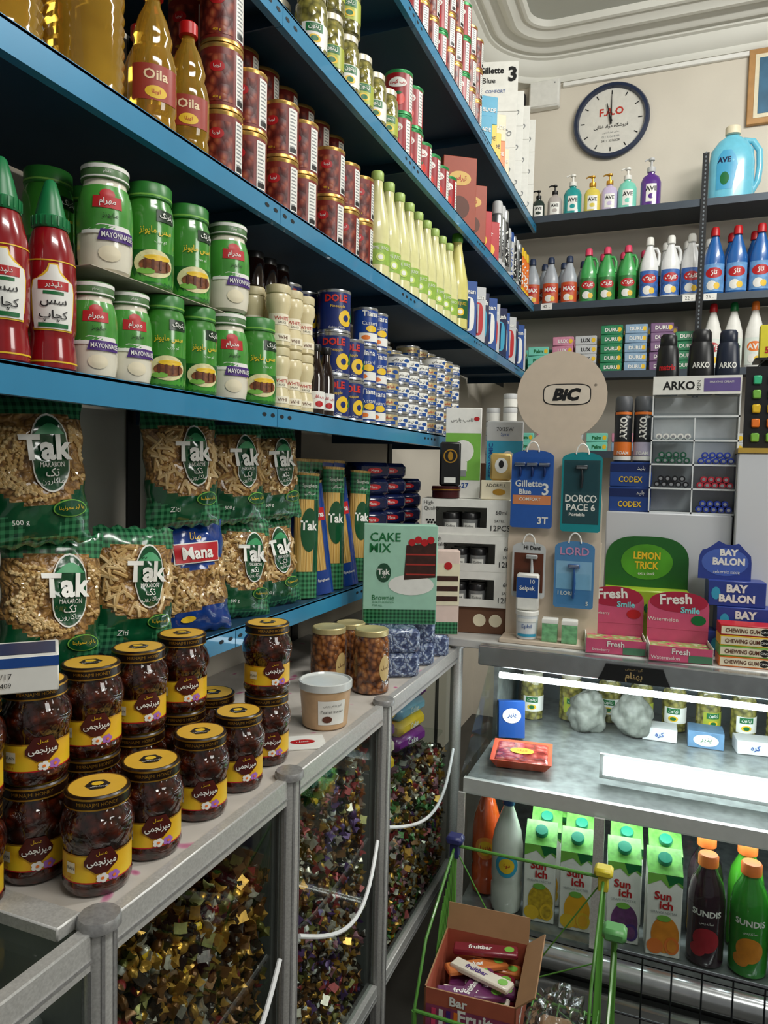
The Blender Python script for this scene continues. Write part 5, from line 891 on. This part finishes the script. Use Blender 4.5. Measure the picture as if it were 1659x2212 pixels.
jl = MB().shape(c, [(.05, -.075, .0), (.16, -.075, .02), (.20, -.072, .01), (.23, -.05, -.01)], M('jug_label', '#4aa6d0', .35), .001); jl.txt(c, 'AVE', -.04, .185, .026, NAVY, .002, bold=.04); jl.ell(c, -.035, .10, .02, .03, GRN, .002)
jh = MB().tube([(.045, 0, .285), (.09, 0, .275), (.118, 0, .23), (.122, 0, .16), (.115, 0, .09), (.09, 0, .04)], [.013, .015, .015, .015, .015, .013], AB, 12); jc = MB().lathe([(.03, .312), (.034, .314), (.034, .345), (.03, .35)], CREAM, 20)
put(T('detergent_jug', 'large light blue liquid soap jug with handle', 'detergent jug', [('body', jb), ('paper_label', jl), ('handle', jh), ('cap', jc)]), .18, 4.10, ZA1, 5, sc=(1.05, 1, 1.05))
def bleach(m, capm, lm, t, h=.28, r=.045, handle=True, lab='', m2=None):
    p = [(r*.9, 0), (r, .005), (r, h*.5), (r*.95, h*.58), (r*.62, h*.74), (r*.36, h*.85), (r*.33, h*.88)]; b = MB().lathe(p, m, 24, sy=.7); l = MB(); c = cyl(r+.0006, r, .7); l.rect(c, -r*1.3, h*.06, r*1.3, h*.46, lm, 0, nx=12); l.ell(c, 0, h*.33, r*.85, h*.075, m2 or RED, .0008); l.txt(c, t, 0, h*.33, h*.085, W, .0016, w=r*1.5, bold=.04); l.ell(c, -r*.2, h*.15, r*.5, h*.07, W, .001, n=12); l.ell(c, r*.3, h*.14, r*.3, h*.05, YEL, .0014, n=10)
    d = MB().lathe([(r*.4, h*.87), (r*.45, h*.875), (r*.42, h*.97), (r*.32, h)], capm, 16); parts = [('body', b), ('paper_label', l), ('cap', d)]
    if handle: parts.append(('handle', MB().tube([(r*.25, 0, h*.82), (r*.75, 0, h*.82), (r*1.0, 0, h*.74), (r*1.0, 0, h*.62), (r*.9, 0, h*.55)], .008, m, 10)))
    return T('bleach_bottle', lab, 'cleaner bottle', parts, 'cleaning bottles on the end-wall shelf')
ZB = 2.4008
A_ = bleach(M('bottle_grey', '#a9b0b8', .3), M('cap_bluegrey', '#2f3c58', .4), M('label_orange_red', '#c8542a', .4), 'MAX', .26, .042, False, 'grey cleaner bottle with orange label')
B_ = bleach(M('bottle_green', '#45a858', .3, coat=.4), M('cap_pink', '#e0486a', .4), M('label_green_leaf', '#2f7a3a', .4, ns=.3), 'گلرنگ', .29, .044, True, 'green bleach bottle with handle')
C_ = bleach(M('bottle_white', '#e8eaea', .3), W, M('label_blue_dots', '#3a68b0', .4, ns=.4, sc=60), 'گلرنگ', .32, .046, True, 'white bleach bottle with handle and blue label')
D_ = bleach(M('bottle_blue', '#1f62ac', .3, coat=.4), RED, M('label_bluewhite', '#6a9cd0', .4, ns=.3), 'تاژ', .34, .048, False, 'blue bleach bottle with red cap')
for i, x in enumerate((-.786, -.686, -.588)): put(A_, x, 4.08, ZB, 8)
for x in (-.489, -.394, -.290): put(B_, x, 4.08, ZB, 8)
for x in (-.185, -.082, .015): put(C_, x, 4.08, ZB, 8)
for x in (.122, .225, .33, .44): put(D_, x, 4.08, ZB, 0)
for i in range(11): put([A_, B_, C_, D_][(i//3) % 4], -.74+i*.105, 4.20, ZB, 8)
ZCs = 2.0358
def soap(m, t, lab, tm=W): return boxt('soap_bar_box', lab, 'soap box', .11, .06, .048, m, lambda b, c, w, h: (b.txt(c, t, -.0, h*.5, h*.4, tm, w=w*.6, bold=.03), b.ell(c, w*.36, h*.5, .01, .012, YEL)), 'boxed soap bars on the end-wall shelf', .003)
S1 = soap(M('soap_pink', '#cf8aa2', .4, ns=.15, sc=50), 'LUX', 'pink boxed soap bar'); S2 = soap(LGREY, 'LUX', 'white boxed soap bar', K); S3 = soap(M('soap_darkgreen', '#2f845a', .35, ns=.2, sc=40), 'DURU', 'green boxed soap bar'); S4 = soap(M('soap_bluegrey', '#8aa8c2', .35, ns=.15, sc=40), 'DURU', 'pale blue boxed soap bar'); S5 = soap(M('soap_mauve', '#7a5a80', .35), 'DURU', 'mauve boxed soap bar'); S6 = soap(M('soap_mint', '#a3c6b8', .4), 'Palm', 'mint boxed soap bar', GRN)
for x, t, n_ in ((-.86, S6, 3), (-.735, S6, 3), (-.605, S1, 4), (-.485, S2, 4), (-.355, S3, 5), (-.235, S4, 5), (-.11, S5, 5), (.01, S3, 4)):
    for l in range(n_): put(t, x, 4.07, ZCs+l*.0485, 4, jit=4)
    for l in range(n_): put(t, x+.02, 4.17, ZCs+l*.0485, 4, jit=4)
for x, cm in ((.13, RED), (.225, GRN), (.32, ORG), (.42, GRN)): put(bleach(W, cm, M('label_ave', '#dfe8e0', .4), 'AVE', .33, .042, False, 'white liquid soap bottle with coloured cap', cm), x, 4.08, ZCs, 0)
ZD = 1.6208
for i in range(9): put([S6, S4, S2][i % 3], -.80+i*.13, 4.08, ZD, 0); put([S6, S1, S2][i % 3], -.80+i*.13, 4.08, ZD+.0485, 0)
# ================================================================ WIRE RACKS + CARTON
GW = M('rack_green', '#4f8a34', .35, coat=.3); DW = M('rack_black_wire', '#1c2026', .4, .3)
def rack():
    b = MB(); x0, x1, y0, y1 = -.412, -.104, 1.24, 1.49
    for x, y, zt_ in ((x0, y1, .70), (x1, y1, .70), (x0, y0, .5), (x1, y0, .5)): b.tube([(x, y, 0), (x, y, zt_)], .005, GW, 8)
    b.tube([(x0, y1, .695), (x1, y1, .695)], .0035, GW); b.tube([(x0, y0, .5), (x1, y0, .5)], .0035, GW)
    for x in (x0, x1):
        b.tube([(x, y1, .695), (x, y0+.06, .60), (x, y0, .5)], .003, GW)
        for i in range(10): t = i/9; b.tube([(x, y1-.01*i, .69-.01*i), (x, y1-(y1-y0)*t, .18)], .0015, GW, 6)
        for z in (.3, .42): b.tube([(x, y0, z), (x, y1, z)], .0025, GW, 6)
    for i in range(4): t = i/3; b.tube([(x0, y1, .69-.17*i), (x1, y1, .18+.17*i)], .0015, GW, 6)
    for i in range(13): x = x0+(x1-x0)*i/12; b.tube([(x, y0, .408), (x, y1, .408)], .002, GW, 6)
    for y in (y0, (y0+y1)/2, y1): b.tube([(x0, y, .404), (x1, y, .404)], .003, GW, 6)
    caps = []
    for x, m_, lb in ((x0, M('cap_indigo', '#2a2f66', .35), 'indigo corner cap'), (x1, M('cap_rack_yellow', '#d9c83a', .35), 'yellow corner cap')): caps.append(('corner_cap', MB().box(x-.018, x+.018, y1-.016, y1+.016, .70, .718, m_, .005).box(x-.010, x+.010, y1-.010, y1+.010, .67, .70, m_, .002), lb))
    return T('wire_rack', 'green wire basket rack with plastic corner caps', 'wire rack', [('frame', b)]+caps)
put(rack(), 0, 0, 0)
b = MB(); x0, x1, y0, y1 = -.068, .40, .98, 1.29
for x, y in ((x0, y1), (x1, y1)): b.tube([(x, y, 0), (x, y, .70)], .0055, GW, 8)
b.tube([(x0, y0, 0), (x0, y0, .45)], .006, GW, 8)
wb = MB()
for i in range(11): x = x0+(x1-x0)*i/10; wb.tube([(x, y1, .25), (x, y1, .68)], .0015, DW, 6)
for z in (.25, .33, .41, .49, .57, .68): wb.tube([(x0, y1, z), (x1, y1, z)], .002 if z < .6 else .0035, DW, 6)
for i in range(8): y = y0+(y1-y0)*i/7; wb.tube([(x0, y, .25), (x0, y, .45+.03*i)], .0015, GW, 6)
wb.tube([(x0, y1, .68), (x0, y0, .45)], .003, GW, 6)
for i in range(12): x = x0+(x1-x0)*i/11; wb.tube([(x, y0, .252), (x, y1, .252)], .002, DW, 6)
put(T('wire_rack', 'black wire basket with green posts and cap', 'wire rack', [('posts', b), ('basket', wb), ('corner_cap', MB().box(x0-.020, x0+.020, y1-.018, y1+.018, .70, .722, M('cap_rack_green', '#5a9a58', .35), .006), 'green corner cap')]), 0, 0, 0)
BOXC = M('carton_orange_red', '#a8543e', .6, ns=.1, sc=30); KR = M('kraft_inner', '#9a7450', .7)
b = MB(); w, d, h = .17, .19, .13; b.box(-w/2, w/2, -d/2, d/2, 0, .003, KR)
for x in (-w/2, w/2-.003): b.box(x, x+.003, -d/2, d/2, .003, h, KR, fm={4: BOXC, 5: BOXC})
for y in (-d/2, d/2-.003): b.box(-w/2, w/2, y, y+.003, .003, h, KR, fm={2: BOXC})
fl_ = flat(d/2); b.rect(fl_, -w/2+.004, .004, w/2-.004, .10, M('carton_purple', '#8a3a5c', .5, ns=.3), .0006); b.txt(fl_, 'Bar', -.02, .114, .018, W, .0012, bold=.03); b.txt(fl_, 'Fruit', .012, .088, .026, W, .0012, bold=.03); b.ell(fl_, .05, .03, .024, .022, LGRN, .001); b.ell(fl_, .05, .03, .012, .010, CREAM, .0016)
for i in range(4): b.rect(fl_, -.07+.014*i, .055, -.062+.014*i, .095, [PNK, W, PUR, ORG][i], .0012)
b.txt(side(w/2, 1), 'BarFruit', 0, .07, .024, W, .001, bold=.03); b.ell(side(w/2, 1), -.04, .03, .024, .018, LGRN, .001)
fl = MB().box(-w/2, w/2, 0, .003, 0, .05, KR, X=Matrix.Translation((0, d/2-.003, h)) @ Matrix.Rotation(radians(-20), 4, 'X')); fl.box(0, .003, -d/2, d/2, 0, .045, KR, X=Matrix.Translation((w/2-.003, 0, h)) @ Matrix.Rotation(radians(50), 4, 'Y'))
put(T('carton_box', 'open orange cardboard carton of fruit bars', 'carton', [('body', b), ('flap', fl, 'brown cardboard flap')]), -.32, 1.355, .4105, 4)
BAR = []
for n_, m_, tm in (('purple', M('bar_purple', '#6a2f5e', .3, coat=.5), W), ('white', M('bar_white', '#e0d8c8', .3, coat=.5), PUR), ('orange', M('bar_orange', '#c8743c', .3, coat=.5), W), ('dark red', M('bar_dkred', '#7a2030', .3, coat=.5), W)):
    b = MB().box(-.065, .065, -.015, .015, 0, .012, m_, .003); b.txt(top(.012), 'fruitbar', -.01, 0, .012, tm, .0006, bold=.03, w=.08); b.ell(top(.012), .048, 0, .010, .009, LGRN, .0006, n=12); BAR.append(T('fruit_bar', 'thin wrapped fruit bar in %s foil' % n_, 'fruit bar', [('bar', b)], 'fruit bars in the open carton'))
for b_ in range(7):
    for i in range(5): put(BAR[(i*3+b_) % 4], -.323+.003*((i*7) % 5), 1.285+i*.0335, .4145+b_*.0128, 4+3*((i+b_) % 3-1))
for i, (dx, dy, rr, tl) in enumerate(((0, 0, 25, 4), (.01, .04, -18, -3), (-.01, .08, 40, 5), (.0, .115, 10, -4), (.0, .02, 80, 3))): put(BAR[i % 4], -.322+dx, 1.305+dy, .508+.0135*(i % 2), rr, tilt=(0, tl))
put(crumple('plastic_bag', 'crumpled clear plastic bag in the wire rack', .046, .075, .05, PLA, 15, 'plastic bag', .35, .35), -.170, 1.35, .411)
put(boxt('brown_packet', 'brown packet inside the plastic bag', 'packet', .06, .1, .04, M('kraft_light', '#b08a64', .7), None, None, .006), -.170, 1.35, .4115, 5)
RB = T('small_bottle', 'small bottle with bright red cap', 'bottle', [('body', MB().lathe([(.014, 0), (.016, .003), (.016, .07), (.012, .08)], W, 14)), ('cap', MB().lathe([(.0135, .078), (.014, .08), (.014, .10), (.012, .102)], M('cap_red'), 14))], 'small red-capped bottles in the basket')
for i in range(6): put(RB, .0+.04*(i % 3), 1.17+.05*(i//3), .2545)
# ================================================================ CAMERA + LIGHTS
f = 1585.0
Yc = Vector((635.5, 78, -f)).normalized(); Xc = Vector((3974, -183, f)); Xc = (Xc-Xc.dot(Yc)*Yc).normalized(); Zc = Xc.cross(Yc)
cd = bpy.data.cameras.new('camera'); co = bpy.data.objects.new('camera', cd); COL.objects.link(co)
co.matrix_world = Matrix.Translation((0, 0, 1.5)) @ Matrix((Xc, Yc, Zc)).to_4x4()
cd.sensor_fit = 'HORIZONTAL'; cd.sensor_width = 36; cd.lens = 36*f/1659; cd.clip_start = .02
bpy.context.scene.camera = co
def area(nm, loc, tgt, sx, sy, p, col=(1, .985, .93)):
    l = bpy.data.lights.new(nm, 'AREA'); l.shape = 'RECTANGLE'; l.size = sx; l.size_y = sy; l.energy = p; l.color = col
    o = bpy.data.objects.new(nm, l); COL.objects.link(o); o.location = loc; o.rotation_euler = (Vector(tgt)-Vector(loc)).to_track_quat('-Z', 'Y').to_euler()
area('ceiling_lamp', (1.1, 2.4, 3.75), (-.2, 3.4, 1.4), 1.2, .25, 50)
area('ceiling_lamp_near', (.9, .3, 3.6), (-.3, 1.2, 0.8), 1.2, .3, 29)
area('ceiling_lamp_side', (1.9, .9, 2.6), (-.8, 1.6, 1.3), .8, .8, 21)
area('fridge_lamp', (.35, 2.16, .885), (.35, 2.1, 0), 1.5, .03, 8, (.92, 1, 1))
area('fridge_lower_lamp', (.35, 1.95, .665), (.35, 1.95, 0), 1.5, .03, 4, (.92, 1, 1))
wd = bpy.data.worlds.new('w'); bpy.context.scene.world = wd; wd.use_nodes = True; wd.node_tree.nodes['Background'].inputs[0].default_value = (.94, .93, .90, 1); wd.node_tree.nodes['Background'].inputs[1].default_value = .23
bpy.context.scene.view_settings.view_transform = 'Standard'
